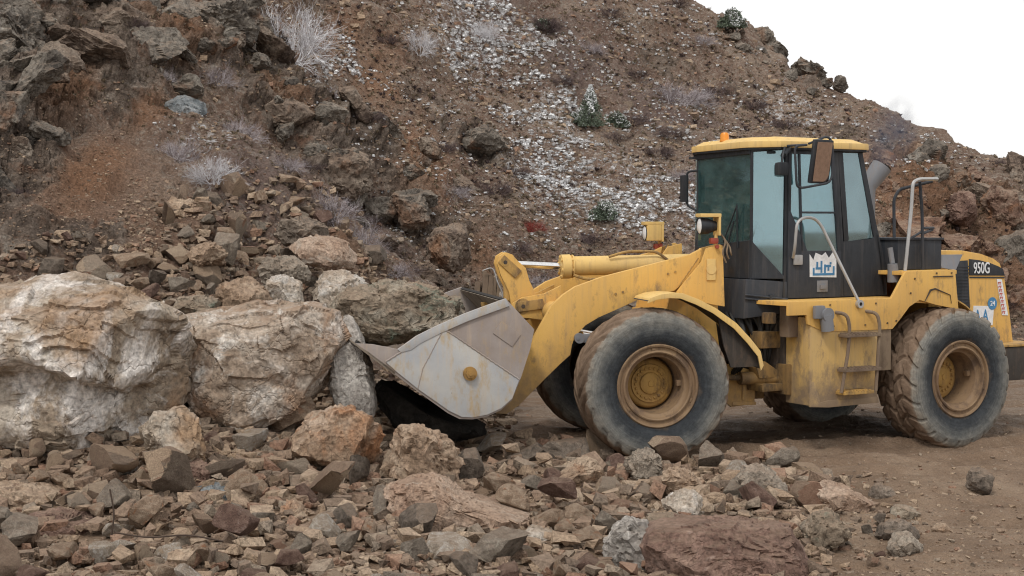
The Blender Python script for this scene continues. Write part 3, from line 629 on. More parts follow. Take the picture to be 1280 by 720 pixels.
part('pin_hole', bm, MAT['under'], 'F', bell)
bm = bmesh.new(); prism(bm, [(-1.62,1.60),(-1.40,1.62),(-1.10,1.50),(-1.05,1.42),(-1.3,1.36),(-1.6,1.5)], -.05, .05, .01); part('tilt_link', bm, MAT['yellow_dirty'], 'F')
bm = bmesh.new(); tube(bm, [(-.70,0,1.995),(.25,0,2.01),(.75,0,2.02)], .108, 28)
tube(bm, [(-.72,0,1.99),(-.62,0,1.993)], .135, 20); tube(bm, [(-.60,0,1.993),(-.585,0,1.993)], .13, 20)
for k in range(6): a=k*math.pi/3+.3; tube(bm, [(-.735,.11*math.cos(a),1.99+.11*math.sin(a)),(-.60,.11*math.cos(a),1.99+.11*math.sin(a))], .018, 6)
tc = part('tilt_cylinder', bm, MAT['yellow_roof'], 'F')
bm = bmesh.new(); tube(bm, [(-1.30,0,2.025),(-.70,0,1.995)], .036, 20); part('piston_rod', bm, MAT['chrome'], 'F', tc)
bm = bmesh.new(); tube(bm, curve([(-.6,-.1,1.90),(-.45,-.12,1.85),(-.1,-.12,1.86),(.1,-.1,1.9)], .08), .018, 8); tube(bm, curve([(-.2,-.11,2.1),(.0,-.12,2.16),(.35,-.1,2.16),(.5,-.1,2.05)], .08), .016, 8); part('hose', bm, MAT['yellow_dirty'], 'F', tc)

# ---- front frame and loader tower
bm = bmesh.new()
tw = [(.36,1.73),(.44,1.83),(.64,2.06),(.69,2.20),(.84,2.245),(.875,2.23),(.90,1.575),(.75,1.60),(.5,1.66)]
for s in (-1, 1):
    prism(bm, tw, s*.795, s*.835, .008); prism(bm, [(.2,1.0),(.36,1.73),(.69,2.20),(.86,2.24),(.90,1.5),(1.1,1.0)], s*.58, s*.62, .008)
box(bm, .25, .9, -.57, .57, 1.0, 1.5, .02); box(bm, -.35, .55, -.35, .35, .75, 1.2, .03)
prism(bm, [(.78,1.1),(.95,.95),(1.29,.86),(1.29,.5),(1.02,.47),(.85,.62),(.6,.7),(.6,1.1)], -.72, -.66, .01); box(bm, 1.03, 1.30, -.735, -.60, .49, .525, .006); box(bm, 1.14, 1.18, -.74, -.70, .55, .85, .004)
prism(bm, [(.78,1.1),(.95,.95),(1.29,.86),(1.29,.5),(1.02,.47),(.85,.62),(.6,.7),(.6,1.1)], .66, .72, .01)
ff = part('front_frame', bm, MAT['yellow'], 'F')
for zz in (1.22, .52): bm = bmesh.new(); box(bm, .86, 1.5, -.45, .45, zz, zz+.14, .02); part('hitch_plate', bm, MAT['grime'], 'F')
for s in (-1, 1):
    bm = bmesh.new(); disc(bm, .74, 1.98, s*.838, s*.86, .055); box(bm, .69, .79, min(s*.838,s*.853), max(s*.838,s*.853), 1.86, 2.09, .02)
    part('pivot_pin', bm, MAT['yellow_roof'], 'F', ff)
bm = bmesh.new(); tube(bm, [(0,-1.0,.79),(0,1.0,.79)], .17, 20); tube(bm, [(0,-.3,.79),(0,.3,.79)], .30, 24); part('front_axle', bm, MAT['under'], 'F')
bm = bmesh.new(); tube(bm, [(1.675,-1.0,.73),(1.675,1.0,.73)], .17, 20); tube(bm, [(1.675,-.3,.73),(1.675,.3,.73)], .30, 24); part('rear_axle', bm, MAT['under'], 'R')
# fenders
fen = [(-.10,1.70),(.0,1.735),(.13,1.75),(.25,1.745),(.42,1.68),(.60,1.59),(.827,1.43),(.98,1.27),(1.091,1.135),(1.125,.985)]
for s in (-1, 1):
    bm = bmesh.new(); prism(bm, fen+[(x-.012, z-.022) for x, z in fen[::-1]], s*.84, s*1.40, .004)
    prism(bm, [(x+.0, z+.004) for x, z in fen]+[(x-.03, z-.05) for x, z in fen[::-1]], s*1.40, s*1.425, .006)
    fe = part('front_fender', bm, MAT['yellow_roof'], 'F')
    bm = bmesh.new(); prism(bm, [(x-.014, z-.024) for x, z in fen]+[(x-.020, z-.032) for x, z in fen[::-1]], s*.85, s*1.395, 0)
    prism(bm, [(.80,1.40),(1.09,1.11),(1.10,.97),(.86,.99)], s*.84, s*.86, .003); prism(bm, [(.66,1.50),(.83,1.40),(1.09,1.11),(1.11,.97),(.80,.965),(.72,1.2)], s*1.30, s*1.33, .003)
    part('fender_liner', bm, MAT['under'], 'F', fe)
# headlights on the front frame
for s in (-1, 1):
    x0 = .70 if s < 0 else .56; z0 = 2.44 if s < 0 else 2.36; y = s*.82
    bm = bmesh.new(); tube(bm, curve([(x0+.10,y,2.2),(x0+.10,y,z0-.05),(x0+.02,y,z0)], .05), .022, 8); 
    box(bm, x0-.10, x0+.13, y-.10, y+.10, z0+.095, z0+.135, .012); box(bm, x0+.10, x0+.125, y-.10, y+.10, z0-.10, z0+.10, .006)
    if s > 0: box(bm, x0-.08, x0+.10, y-.10, y+.09, z0-.09, z0+.10, .02)
    hl = part('headlight', bm, MAT['yellow_roof'], 'F')
    bm = bmesh.new(); b = bmesh.new(); lathe(b, [(0,.16),(.05,.15),(.085,.05),(.09,-.02),(.09,-.04)], 24); merge(bm, b, T(x0-.05, y, z0)@Matrix.Rotation(R_(90), 4, 'Z')@Matrix.Rotation(math.pi,4,'X')); part('lamp_housing', bm, MAT['black'], 'F', hl)
    bm = bmesh.new(); b = bmesh.new(); lathe(b, [(0,-.055),(.05,-.05),(.08,-.035),(.085,-.02)], 24); merge(bm, b, T(x0-.05, y, z0)@Matrix.Rotation(R_(90), 4, 'Z')@Matrix.Rotation(math.pi,4,'X')); part('lens', bm, MAT['lens'], 'F', hl)
    bm = bmesh.new(); b = bmesh.new(); box(bm, x0+.03, x0+.12, y-.04, y+.04, z0-.19, z0-.125, .02); disc(bm, x0+.10, 2.22, y-.06, y-.03, .022); part('turn_signal', bm, MAT['redlens'], 'F', hl)
    bm = bmesh.new()
    for k in range(3): tube(bm, curve([(x0+.12,y-.02,z0-.05),(x0+.2+.02*k,y-.06,2.28-.03*k),(x0+.14+.05*k,y-.08,2.16),(x0+.2+.03*k,y-.05,2.05+.04*k)], .07), .009, 6)
    part('cable', bm, MAT['step'], 'F', hl)

# ---- rear frame: platform, tank, articulation gear
bm = bmesh.new()
prism(bm, [(-.67,1.645),(.78,1.65),(.98,1.93),(1.00,1.94),(1.74,1.952),(1.80,1.50),(1.45,1.56),(1.20,1.62),(1.05,1.55),(.93,1.43),(.80,1.31),(-.18,1.315),(-.40,1.40),(-.42,1.50),(-.67,1.50)], -1.20, -1.165, .008)
prism(bm, [(-.67,1.645),(1.0,1.65),(1.75,1.60),(1.75,1.55),(1.0,1.60),(-.67,1.60)], -1.165, 1.2, .006)
prism(bm, [(-.67,1.645),(.78,1.65),(1.00,1.94),(1.74,1.952),(1.80,1.50),(1.20,1.62),(.80,1.31),(-.18,1.315),(-.67,1.50)], 1.165, 1.2, .008)
box(bm, .96, 1.80, -1.165, 1.165, 1.90, 1.945, .006)
plat = part('side_platform', bm, MAT['yellow'], 'R')
bm = bmesh.new(); prism(bm, [(1.27,1.60),(1.35,1.735),(1.43,1.75),(1.66,1.67),(1.68,1.57),(1.66,1.665),(1.43,1.735),(1.36,1.715)], -1.212, -1.201, .002); box(bm, 1.40, 1.70, -1.212, -1.201, 1.872, 1.884, .003)
part('panel_fold', bm, MAT['under'], 'R', plat)
bm = bmesh.new(); bolts(bm, [(1.06,1.70),(1.12,1.86),(1.45,1.915),(1.68,1.915),(.85,1.40),(-.05,1.37),(.4,1.37),(.72,1.38),(-.1,1.60),(.55,1.60)], -1.20, -1.209, .012); part('panel_bolt', bm, MAT['grime'], 'R', plat)
bm = bmesh.new(); box(bm, -.365, .60, -1.19, -.80, .53, 1.47, .02)
prism(bm, [(-.37,.52),(-.37,.80),(-.30,.78),(-.22,.56),(-.1,.575),(.60,.575),(.61,.51),(-.1,.50)], -1.20, -1.185, .003)
tank = part('fuel_tank', bm, paint_mat('mud_stained_yellow_paint', (.62,.40,.13), (.52,.36,.16), mud=(.22,.16,.11), mud_w=.5, zmud=(.55,.95)), 'R')
bm = bmesh.new(); box(bm, -.36, .60, .80, 1.19, .53, 1.47, .02); part('side_box', bm, MAT['yellow_dirty'], 'R')
bm = bmesh.new(); box(bm, -.50,-.36,-1.0,-.85,1.25,1.62,.02); part('bracket', bm, MAT['step'], 'R')
bm = bmesh.new(); box(bm, .60, .80, -1.18, -1.02, .86, 1.42, .006); part('mudflap', bm, MAT['step'], 'R')
bm = bmesh.new(); box(bm, -.55, 2.9, -.42, -.34, .62, 1.25, .01); box(bm, -.55, 2.9, .34, .42, .62, 1.25, .01); box(bm, -.5, 2.8, -.34, .34, .7, 1.2, .01); box(bm, -.42, .1, -.72, .72, .78, 1.5, .02)
box(bm, -.75, -.45, -.30, .30, 1.25, 1.37, .02); box(bm, -.75, -.45, -.30, .30, .55, .66, .02); box(bm, -.4, .5, -.8, .8, .9, 1.55, .02)
part('rear_frame', bm, MAT['under'], 'R')
rng = random.Random(4)
bm = bmesh.new()
tube(bm, [(-.85,-.62,.80),(-.2,-.72,.78)], .07, 18); tube(bm, [(-1.05,-.58,.82),(-.8,-.62,.80)], .032, 12); box(bm, -.42, -.30, -.9, -.55, .62, .95, .02); prism(bm, [(-.72,.92),(-.60,.98),(-.40,.86),(-.36,.80),(-.68,.80)], -.75, -.6, .01)
box(bm, -.70, -.40, -.82, -.55, .66, .74, .02); box(bm, -.72, -.62, -.95, -.82, 1.40, 1.52, .02); box(bm, -.66,-.30,-.75,-.55,1.12,1.30,.02)
box(bm, -1.05, -.82, -.72, -.6, 1.10, 1.28, .02)
part('steering_cylinder', bm, MAT['grime'], 'R')
bm = bmesh.new()
for k in range(17):
    x = -.9+.04*k; z = 1.5-.05*rng.random(); dx = rng.uniform(-.15, .25)
    tube(bm, curve([(x,-.35-.03*k,z),(x+dx*.3,-.6,1.2+.15*rng.random()),(x+dx,-.55-.1*rng.random(),.95),(x+dx*1.4,-.35,.75)], .15), rng.choice((.016,.022,.03)), 8)
part('hydraulic_hose', bm, MAT['rubberhose'], 'R')
bm = bmesh.new(); disc(bm, -.20, 1.50, -1.21, -1.30, .075); tube(bm, [(-.20,-1.25,1.50),(-.17,-1.25,1.33)], .07, 18); box(bm, -.36, -.22, -1.27, -1.22, 1.46, 1.60, .02)
part('filler_cap', bm, MAT['grey_metal'], 'R')
# steps
bm = bmesh.new()
yl = -1.30
for (xa, xb) in ((.07,-.02),(.50,.47)):
    tube(bm, curve([(xa-.09,-1.19,1.52),(xa-.02,yl,1.50),(xa+.02,yl,1.36),(xa,yl,1.1),(xb,yl,.66)], .06), .019, 8)
lad = part('ladder', bm, MAT['step'], 'R')
for k, (x0, x1, z, d) in enumerate(((.02,.52,1.27,.10),(.00,.52,.90,.09),(.0,.42,.655,.12))):
    bm = bmesh.new(); box(bm, x0, x1, yl-.03, yl+d, z-.018, z+.018, .006)
    for j in range(9): box(bm, x0+.02+j*(x1-x0-.05)/9, x0+.035+j*(x1-x0-.05)/9, yl-.034, yl+d, z+.012, z+.03, .002)
    part('rung', bm, MAT['step'] if k < 2 else MAT['yellow_dirty'], 'R', lad)

# ---- cab
zb, zt = 1.655, 3.28
cn = {'dn': (-.40,-.80), 'fn': (-.67,-.58), 'ff': (-.57,.52), 'df': (-.40,.80)}
bm = bmesh.new()
# door-side lower wall, rear wall posts, floor
def pn(P, th=.03, r=.004): poly3(bm, P, th, r)
# pillars along the near and far side
for s in (-1, 1):
    y0, y1 = s*.80, s*.745
    prism(bm, [(-.41,1.50),(-.36,1.50),(-.335,3.29),(-.385,3.29)], y0, y1, .006)
    prism(bm, [(.40,1.66),(.47,1.66),(.44,2.28),(.345,3.29),(.28,3.29),(.375,2.28)], y0, y1, .006)
    prism(bm, [(1.03,1.66),(1.10,1.66),(1.075,2.0),(.93,2.45),(.70,3.29),(.64,3.29),(.86,2.42),(.99,2.0)], y0, y1, .006)
    prism(bm, [(.44,1.66),(1.06,1.66),(.985,2.20),(.91,2.34),(.86,2.30),(.44,2.27)], y0, s*.77, .004)   # lower rear panel
    prism(bm, [(-.385,3.25),(.72,3.25),(.70,3.31),(-.385,3.31)], y0, y1, .004)
    prism(bm, [(.345,3.27),(.42,3.27),(.52,2.28),(.455,2.27)], y0, s*.765, .004)
    c1, c2 = (-.40, s*.80), ((-.67, -.58) if s < 0 else (-.57, .52))
    # quarter wall below the sloping glass line, corner pillar
    P = [(c2[0],c2[1],1.87),(c1[0],c1[1],1.87),(c1[0],c1[1],1.90),(c2[0],c2[1],2.285)]; pn(P if s < 0 else P[::-1])
    tube(bm, [(c2[0],c2[1],1.85),(c2[0],c2[1],3.30)], .018, 8)
    P = [(c2[0],c2[1],3.24),(c1[0],c1[1],3.26),(c1[0],c1[1],3.31),(c2[0],c2[1],3.31)]; pn(P if s < 0 else P[::-1])
# front lower wall sloping from near sill to far sill
pn([(-.57,.52,1.87),(-.67,-.58,1.87),(-.67,-.58,2.29),(-.57,.52,2.20)]); pn([(-.57,.52,3.20),(-.67,-.58,3.22),(-.67,-.58,3.31),(-.57,.52,3.31)])
# rear wall
pn([(1.08,.80,1.66),(1.08,-.80,1.66),(.95,-.80,2.35),(.95,.80,2.35)]); pn([(.74,.78,3.10),(.74,-.78,3.10),(.70,-.78,3.30),(.70,.78,3.30)])
tube(bm, [(.93,.0,2.35),(.72,0,3.2)], .03, 8)
box(bm, -.55, 1.05, -.76, .76, 1.63, 1.70, .01)
cab = part('cab', bm, MAT['black'], 'R')
# protruding foot box under the windscreen
bm = bmesh.new()
def loft(bm, A, B):
    b = bmesh.new(); a = [b.verts.new(p) for p in A]; c = [b.verts.new(p) for p in B]; n = len(a); b.faces.new(a[::-1]); b.faces.new(c)
    for i in range(n): b.faces.new((a[i], a[(i+1) % n], c[(i+1) % n], c[i]))
    bmesh.ops.recalc_face_normals(b, faces=b.faces[:]); bev(b, b.edges[:], .015, 2); merge(bm, b)
loft(bm, [(-.36,-.80,1.50),(-.80,-.62,1.44),(-.84,.3,1.44),(-.70,.60,1.45),(-.36,.80,1.50)], [(-.36,-.815,1.84),(-.78,-.63,1.87),(-.84,.3,1.87),(-.66,.56,1.87),(-.36,.815,1.84)])
for z in (1.64, 1.68): tube(bm, [(-.36,-.822,z-.03),(-.80,-.64,z+.02)], .010, 6)
loft(bm, [(-.40,-.5,1.36),(-.66,-.4,1.36),(-.66,.4,1.36),(-.40,.5,1.36)], [(-.38,-.7,1.5),(-.76,-.55,1.46),(-.76,.5,1.46),(-.38,.7,1.5)])
part('foot_box', bm, MAT['charcoal'], 'R', cab)
# door
bm = bmesh.new(); yd = -.812
prism(bm, [(-.355,1.66),(.395,1.66),(.40,2.17),(-.08,2.17),(-.33,2.62),(-.352,2.62)], yd, yd+.03, .005)
prism(bm, [(-.352,2.6),(-.318,2.6),(-.312,3.22),(.245,3.22),(.35,2.17),(.395,2.17),(.29,3.27),(-.35,3.27)], yd, yd+.028, .004)
prism(bm, [(-.215,3.22),(-.19,3.22),(-.145,2.17),(-.17,2.17)], yd, yd+.02, .003); prism(bm, [(-.17,2.60),(.31,2.60),(.312,2.578),(-.17,2.578)], yd, yd+.02, .002)
door = part('door', bm, MAT['charcoal'], 'R')
bm = bmesh.new(); box(bm, .05,.20,yd-.012,yd-.001,1.72,1.845,.01); box(bm, .085,.165,yd-.03,yd-.012,1.75,1.80,.008); part('handle', bm, MAT['grey_metal'], 'R', door)
bm = bmesh.new(); box(bm, -.29,-.17,yd-.03,yd-.001,2.02,2.13,.02); part('door_lock', bm, MAT['bright_steel'], 'R', door)
bm = bmesh.new(); prism(bm, [(-.32,3.225),(.255,3.225),(.36,2.16),(-.07,2.16),(-.325,2.62)], yd+.012, yd+.018, 0); part('door_glass', bm, MAT['glass'], 'R', door)
bm = bmesh.new(); prism(bm, [(-.05,1.885),(.33,1.875),(.325,2.13),(.27,2.15),(.22,2.09),(.17,2.155),(.12,2.12),(.03,2.15),(.0,2.07),(-.055,2.135)], yd-.004, yd-.001, 0); stk = part('sticker', bm, MAT['white'], 'R', door)
bm = bmesh.new()
for a in ((-.01,.30,1.90,1.925),(-.01,.015,1.92,1.985),(.275,.30,1.92,2.0),(.03,.12,1.965,1.99),(.10,.125,1.93,2.06),(.15,.175,1.925,2.02),(.17,.25,1.99,2.015),(.20,.225,1.95,1.995),(.04,.065,1.99,2.05),(.23,.255,2.02,2.045)): box(bm, a[0], a[1], yd-.007, yd-.0045, a[2], a[3], 0)
part('emblem', bm, MAT['blue'], 'R', stk)
# other panes
def pane(name, P, m='glass', par=None):
    b = bmesh.new(); poly3(b, P, .006, 0); return part(name, b, MAT[m], 'R', par or cab)
pane('windscreen', [(-.575,.51,2.20),(-.665,-.57,2.28),(-.665,-.57,3.23),(-.575,.51,3.21)], 'glass_front')
pane('quarter_window', [(-.665,-.583,2.28),(-.412,-.79,1.895),(-.402,-.79,3.27),(-.665,-.583,3.25)])
pane('quarter_window', [(-.412,.79,1.895),(-.575,.523,2.28),(-.575,.523,3.25),(-.402,.79,3.27)])
pane('side_window', [(.47,-.785,2.27),(.88,-.785,2.31),(.67,-.785,3.26),(.38,-.785,3.26)])
pane('side_window', [(.88,.785,2.31),(-.33,.785,2.17),(-.33,.785,3.26),(.67,.785,3.26)])
pane('rear_window', [(.94,-.72,2.35),(.94,.72,2.35),(.74,.72,3.12),(.74,-.72,3.12)])
# interior: seat, console, steering wheel
bm = bmesh.new(); box(bm, .15,.65,-.27,.27,1.95,2.10,.05); box(bm, .55,.70,-.26,.26,2.05,2.75,.05, None); box(bm, .58,.68,-.14,.14,2.75,2.95,.04); box(bm, .2,.55,-.22,.22,1.70,1.95,.02)
part('operator_seat', bm, MAT['black'], 'R', cab)
bm = bmesh.new(); box(bm, -.50,-.36,-.16,.16,1.7,2.30,.03); tube(bm, [(-.38,0,2.2),(-.22,0,2.42)], .03, 10)
ring = [(-.22+.19*math.cos(a)*-.55, .19*math.sin(a), 2.42+.19*math.cos(a)*.8) for a in [k*2*math.pi/24 for k in range(24)]]; tube(bm, ring, .014, 8, cyc=True); tube(bm, [ring[0],ring[12]], .012, 6); tube(bm, [ring[6],ring[18]], .012, 6)
part('steering_wheel', bm, MAT['black'], 'R', cab)
bm = bmesh.new(); box(bm, .2,.75,-.62,-.36,1.7,2.2,.03); box(bm, .2,.75,.36,.62,1.7,2.25,.03); part('console', bm, MAT['charcoal'], 'R', cab)
bm = bmesh.new(); box(bm, -.55,.72,-.74,.74,3.22,3.25,.01); part('headliner', bm, MAT['charcoal'], 'R', cab)
# roof
bm = bmesh.new()
rp = [(-.745,-.45),(-.735,-.60),(-.50,-.86),(.72,-.87),(.80,-.80),(.80,.70),(.72,.76),(-.50,.74),(-.64,.56),(-.66,.45)]
def ring3(k, z, dz=0): return [(x*k+(1-k)*0, y*k, z+dz*(x)) for x, y in rp]
loft(bm, ring3(1, 3.285, 0), ring3(1.0, 3.355, 0)); loft(bm, ring3(.97, 3.35), ring3(.84, 3.405)); box(bm, -.30,.30,-.5,.5,3.39,3.425,.02)
roof = part('roof', bm, MAT['yellow_roof'], 'R', cab)
bm = bmesh.new(); loft(bm, ring3(.985, 3.262), ring3(.985, 3.29)); part('roof_underside', bm, MAT['black'], 'R', cab)
bm = bmesh.new(); lathe(bm, [(0,0),(.055,0),(.055,.01),(.05,.02),(.05,.075),(.035,.10),(0,.105)], 20, T(-.58,.02,3.385)@Matrix.Rotation(R_(90),4,'X')); part('beacon', bm, MAT['beacon'], 'R', cab)
# wipers, work lamp
bm = bmesh.new(); tube(bm, [(-.70,-.12,2.26),(-.70,-.36,2.66)], .008, 6); tube(bm, [(-.685,-.36,2.2),(-.70,-.36,2.68)], .008, 6); tube(bm, [(-.70,-.12,2.05),(-.69,-.30,2.50)], .010, 6); part('wiper', bm, MAT['black'], 'R', cab)
bm = bmesh.new(); box(bm, -.60,-.48,-.97,-.87,2.98,3.12,.03); tube(bm, curve([(-.45,-.86,3.28),(-.52,-.92,3.22),(-.54,-.92,3.10)], .05), .014, 8); tube(bm, [(-.5,-.9,3.2),(-.38,-.84,3.27)], .03, 8); part('work_lamp', bm, MAT['black'], 'R', cab)
# near mirror with its loop bracket
bm = bmesh.new(); my = -1.14
tube(bm, curve([(-.42,-.82,3.30),(-.36,my,3.30),(-.55,my,3.28),(-.52,my,2.86),(-.46,my,2.84),(-.08,my,2.90),(-.03,my,2.97),(-.03,my,3.33),(-.10,my,3.40),(-.36,my,3.31)], .06), .013, 8)
mir = part('mirror', bm, MAT['charcoal'], 'R')
b = bmesh.new(); box(b, -.145,.145,-.02,.03,-.235,.235,.028); bm = bmesh.new(); MM = T(-.19,my,3.125)@Matrix.Rotation(.12,4,'Z')@Matrix.Rotation(.16,4,'X'); merge(bm, b, MM); part('mirror_housing', bm, MAT['black'], 'R', mir)
b = bmesh.new(); box(b, -.118,.118,-.026,-.0205,-.21,.21,0); bm = bmesh.new(); merge(bm, b, MM@T(0,-.001,0)@Matrix.Rotation(0,4,'Z')); part('mirror_glass', bm, MAT['mirror'], 'R', mir)
bm = bmesh.new(); tube(bm, curve([(-.58,.52,3.08),(-.66,.62,3.07),(-.66,.62,2.68),(-.58,.54,2.62)], .05), .013, 8); box(bm, -.70,-.67,.57,.70,2.72,3.03,.012); part('mirror', bm, MAT['black'], 'R')
# grab rails
bm = bmesh.new(); tube(bm, curve([(-.30,-.83,2.10),(-.335,-.90,2.2),(-.335,-.93,2.48),(-.24,-.93,2.535),(-.10,-.93,2.53),(-.02,-.95,2.46),(.30,-1.21,1.62)], .07), .017, 8); b = bmesh.new(); lathe(bm, [(.02,-1.24),(.045,-1.24),(.045,-1.20),(.02,-1.20)], 14, T(.30,0,1.60)); part('grab_rail', bm, MAT['bright_steel'], 'R')
bm = bmesh.new(); tube(bm, curve([(1.045,-1.10,1.72),(1.155,-1.10,2.62),(1.175,-1.10,2.93),(1.27,-1.10,2.965),(1.55,-1.10,2.97)], .06), .020, 8)
b_ = None
hr = part('handrail', bm, MAT['bright_steel'], 'R')
bm = bmesh.new(); tube(bm, curve([(1.46,-.98,1.95),(1.40,-1.02,2.6),(1.32,-1.06,2.94)], .05), .018, 8); tube(bm, curve([(1.30,-.70,2.0),(1.28,-.70,2.75),(1.34,-.72,2.86),(1.58,-1.0,2.95)], .05), .018, 8); tube(bm, [(1.42,-1.0,2.42),(1.70,-.9,2.42)], .016, 8); tube(bm, [(1.12,-1.08,2.28),(1.40,-1.0,2.37)], .014, 8); tube(bm, [(1.44,-1.0,2.36),(1.68,-.9,2.40)], .016, 8); part('rail_post', bm, MAT['charcoal'], 'R', hr)
# box, air pre-cleaner, exhaust
bm = bmesh.new(); box(bm, 1.13,1.80,-.93,.30,1.95,2.29,.015); box(bm, 1.11,1.82,-.95,.32,2.285,2.31,.006); box(bm, 1.50,1.53,-.94,-.93,1.95,2.28,.004); part('battery_box', bm, MAT['charcoal'], 'R')
bm = bmesh.new(); tube(bm, [(1.02,-.98,1.82),(1.0,-.98,2.02)], [.07,.055], 16); tube(bm, [(1.0,-.98,2.02),(.99,-.95,2.2)], .03, 10); tube(bm, curve([(1.05,-1.0,1.82),(1.08,-1.02,1.76),(1.03,-1.04,1.68)], .03), .018, 8); part('filter_bowl', bm, MAT['grey_metal'], 'R')
bm = bmesh.new(); ex = [(1.62,.10,1.9),(1.62,.10,2.86),(1.64,.10,2.93),(1.70,.08,3.02),(1.80,.05,3.16)]; tube(bm, ex, [.095,.095,.10,.115,.125], 24, caps=False); tube(bm, [ex[-1],(1.79,.05,3.14)], [.12,.01], 20, caps=False); part('exhaust_stack', bm, MAT['grey_metal'], 'R')
# hood
bm = bmesh.new()
hp = [(1.80,.95),(1.80,2.14),(2.05,2.16),(2.35,2.155),(2.65,2.115),(2.85,2.06),(2.96,2.00),(3.04,1.84),(3.13,1.45),(3.21,1.02),(3.21,.95)]
prism(bm, hp, -.74, .74, .03)
hood = part('engine_hood', bm, MAT['yellow'], 'R')
bm = bmesh.new(); prism(bm, [(2.10,1.20),(2.10,1.995),(2.14,2.03),(2.41,2.04),(2.48,1.20)], -.752, -.742, .003); part('side_grille', bm, MAT['black'], 'R', hood)
bm = bmesh.new()
for k in range(20): box(bm, 2.14,2.42,-.760,-.7525,1.24+k*.038,1.252+k*.038,0)
part('grille_slat', bm, MAT['charcoal'], 'R', hood)
bm = bmesh.new(); prism(bm, [(2.44,1.862),(2.435,2.055),(2.60,2.04),(2.78,2.005),(2.93,1.96),(3.0,1.93),(3.035,1.85)], -.749, -.742, .001); bnd = part('name_band', bm, MAT['black'], 'R', hood)
bm = bmesh.new(); prism(bm, [(2.45,1.83),(2.45,1.845),(3.02,1.832),(3.025,1.817)], -.747, -.742, 0); part('stripe', bm, MAT['black'], 'R', hood)
def text_part(txt, size, x, y, z, m, par, sx=1.):
    cu = bpy.data.curves.new('t', 'FONT'); cu.body = txt; cu.size = size; cu.extrude = .002; cu.offset = size*.012
    to = bpy.data.objects.new('t', cu); me = bpy.data.meshes.new_from_object(to); bpy.data.objects.remove(to)
    me.transform(T(x, y, z) @ Matrix.Rotation(R_(90), 4, 'X') @ Matrix.Diagonal((sx, 1, 1, 1)))
    me.materials.clear(); me.materials.append(m); o = bpy.data.objects.new('lettering', me); C.objects.link(o); o.parent = par; return o
text_part('950G', .185, 2.50, -.756, 1.885, MAT['white'], bnd, .66)
bm = bmesh.new(); prism(bm, [(2.50,1.27),(2.84,1.26),(2.86,1.49),(2.52,1.50)], -.748, -.742, 0); s2 = part('sticker', bm, MAT['white'], 'R', hood)
text_part('A A', .19, 2.54, -.751, 1.32, MAT['blue'], s2, .72)
bm = bmesh.new(); disc(bm, 2.83, 1.52, -.742, -.7515, .075); s3 = part('round_badge', bm, MAT['blue'], 'R', hood)
text_part('24', .08, 2.79, -.7535, 1.495, MAT['white'], s3, 1.)
bm = bmesh.new(); prism(bm, [(2.90,1.81),(2.985,1.805),(3.10,1.37),(3.0,1.375)], -.748, -.742, 0); s4 = part('warning_strip', bm, MAT['white'], 'R', hood)
bm = bmesh.new()
for k in range(9):
    z = 1.775-k*.044; x = 2.918+k*.0102; box(bm, x, x+.05, -.7505, -.7483, z-.012, z, 0); box(bm, x, x+.012, -.7505, -.7483, z-.03, z, 0); box(bm, x+.03, x+.042, -.7505, -.7483, z-.034, z-.014, 0)
part('warning_print', bm, MAT['redprint'], 'R', s4)
bm = bmesh.new(); poly3(bm, [(1.80,-.93,1.96),(2.02,-.93,1.93),(2.20,-.86,2.11),(1.80,-.86,2.11)], .012, .002); part('deck_plate', bm, MAT['grey_metal'], 'R')
bm = bmesh.new(); box(bm, 2.55,3.35,-1.05,1.05,.62,1.02,.04); part('counterweight', bm, MAT['under'], 'R'); 
bm = bmesh.new(); box(bm, 2.50,3.36,-1.06,1.06,1.022,1.05,.01); part('bumper_deck', bm, MAT['yellow_dirty'], 'R')
# rear fender tops over the back wheels
for s in (-1, 1):
    bm = bmesh.new(); arc = [(1.675+.93*math.cos(a), .73+.93*math.sin(a)) for a in [R_(100-k*8) for k in range(9)]]
    prism(bm, arc+[(x*1.0-.0, z-.02) for x, z in arc[::-1]], s*.76, s*.98, .004); part('rear_fender', bm, MAT['yellow_dirty'], 'R')
# ------------------------------------------------------------------ stones
_ico = {}
def ico(l):
    if l not in _ico:
        b = bmesh.new(); bmesh.ops.create_icosphere(b, subdivisions=l, radius=1); b.verts.ensure_lookup_table()
        _ico[l] = (np.array([v.co[:] for v in b.verts]), np.array([[v.index for v in f.verts] for f in b.faces])); b.free()
    V, F = _ico[l]; V = V/np.linalg.norm(V, axis=1)[:, None]; return V, F
def np_mesh(name, V, F, mat, smooth=True, sharp=32):
    me = bpy.data.meshes.new(name); n = F.shape[1]
    me.vertices.add(len(V)); me.vertices.foreach_set('co', V.astype(np.float32).ravel())
    me.loops.add(F.size); me.loops.foreach_set('vertex_index', F.astype(np.int32).ravel())
    me.polygons.add(len(F)); me.polygons.foreach_set('loop_start', np.arange(0, F.size, n, dtype=np.int32)); me.update(calc_edges=True)
    if smooth: me.shade_smooth(); me.set_sharp_from_angle(angle=R_(sharp))
    else: me.shade_flat()
    for m in (mat if isinstance(mat, list) else [mat]): me.materials.append(m)
    return me
def cuts(W, r_, n, lo, hi):
    """break flat faces off a lump: everything beyond each plane is taken back to it"""
    for _ in range(n):
        v = r_.normal(size=3); v /= np.linalg.norm(v); s_ = W@v; h_ = s_.max()*r_.uniform(lo, hi)
        W = W-np.outer(np.maximum(0, s_-h_)*.96, v)
    return W
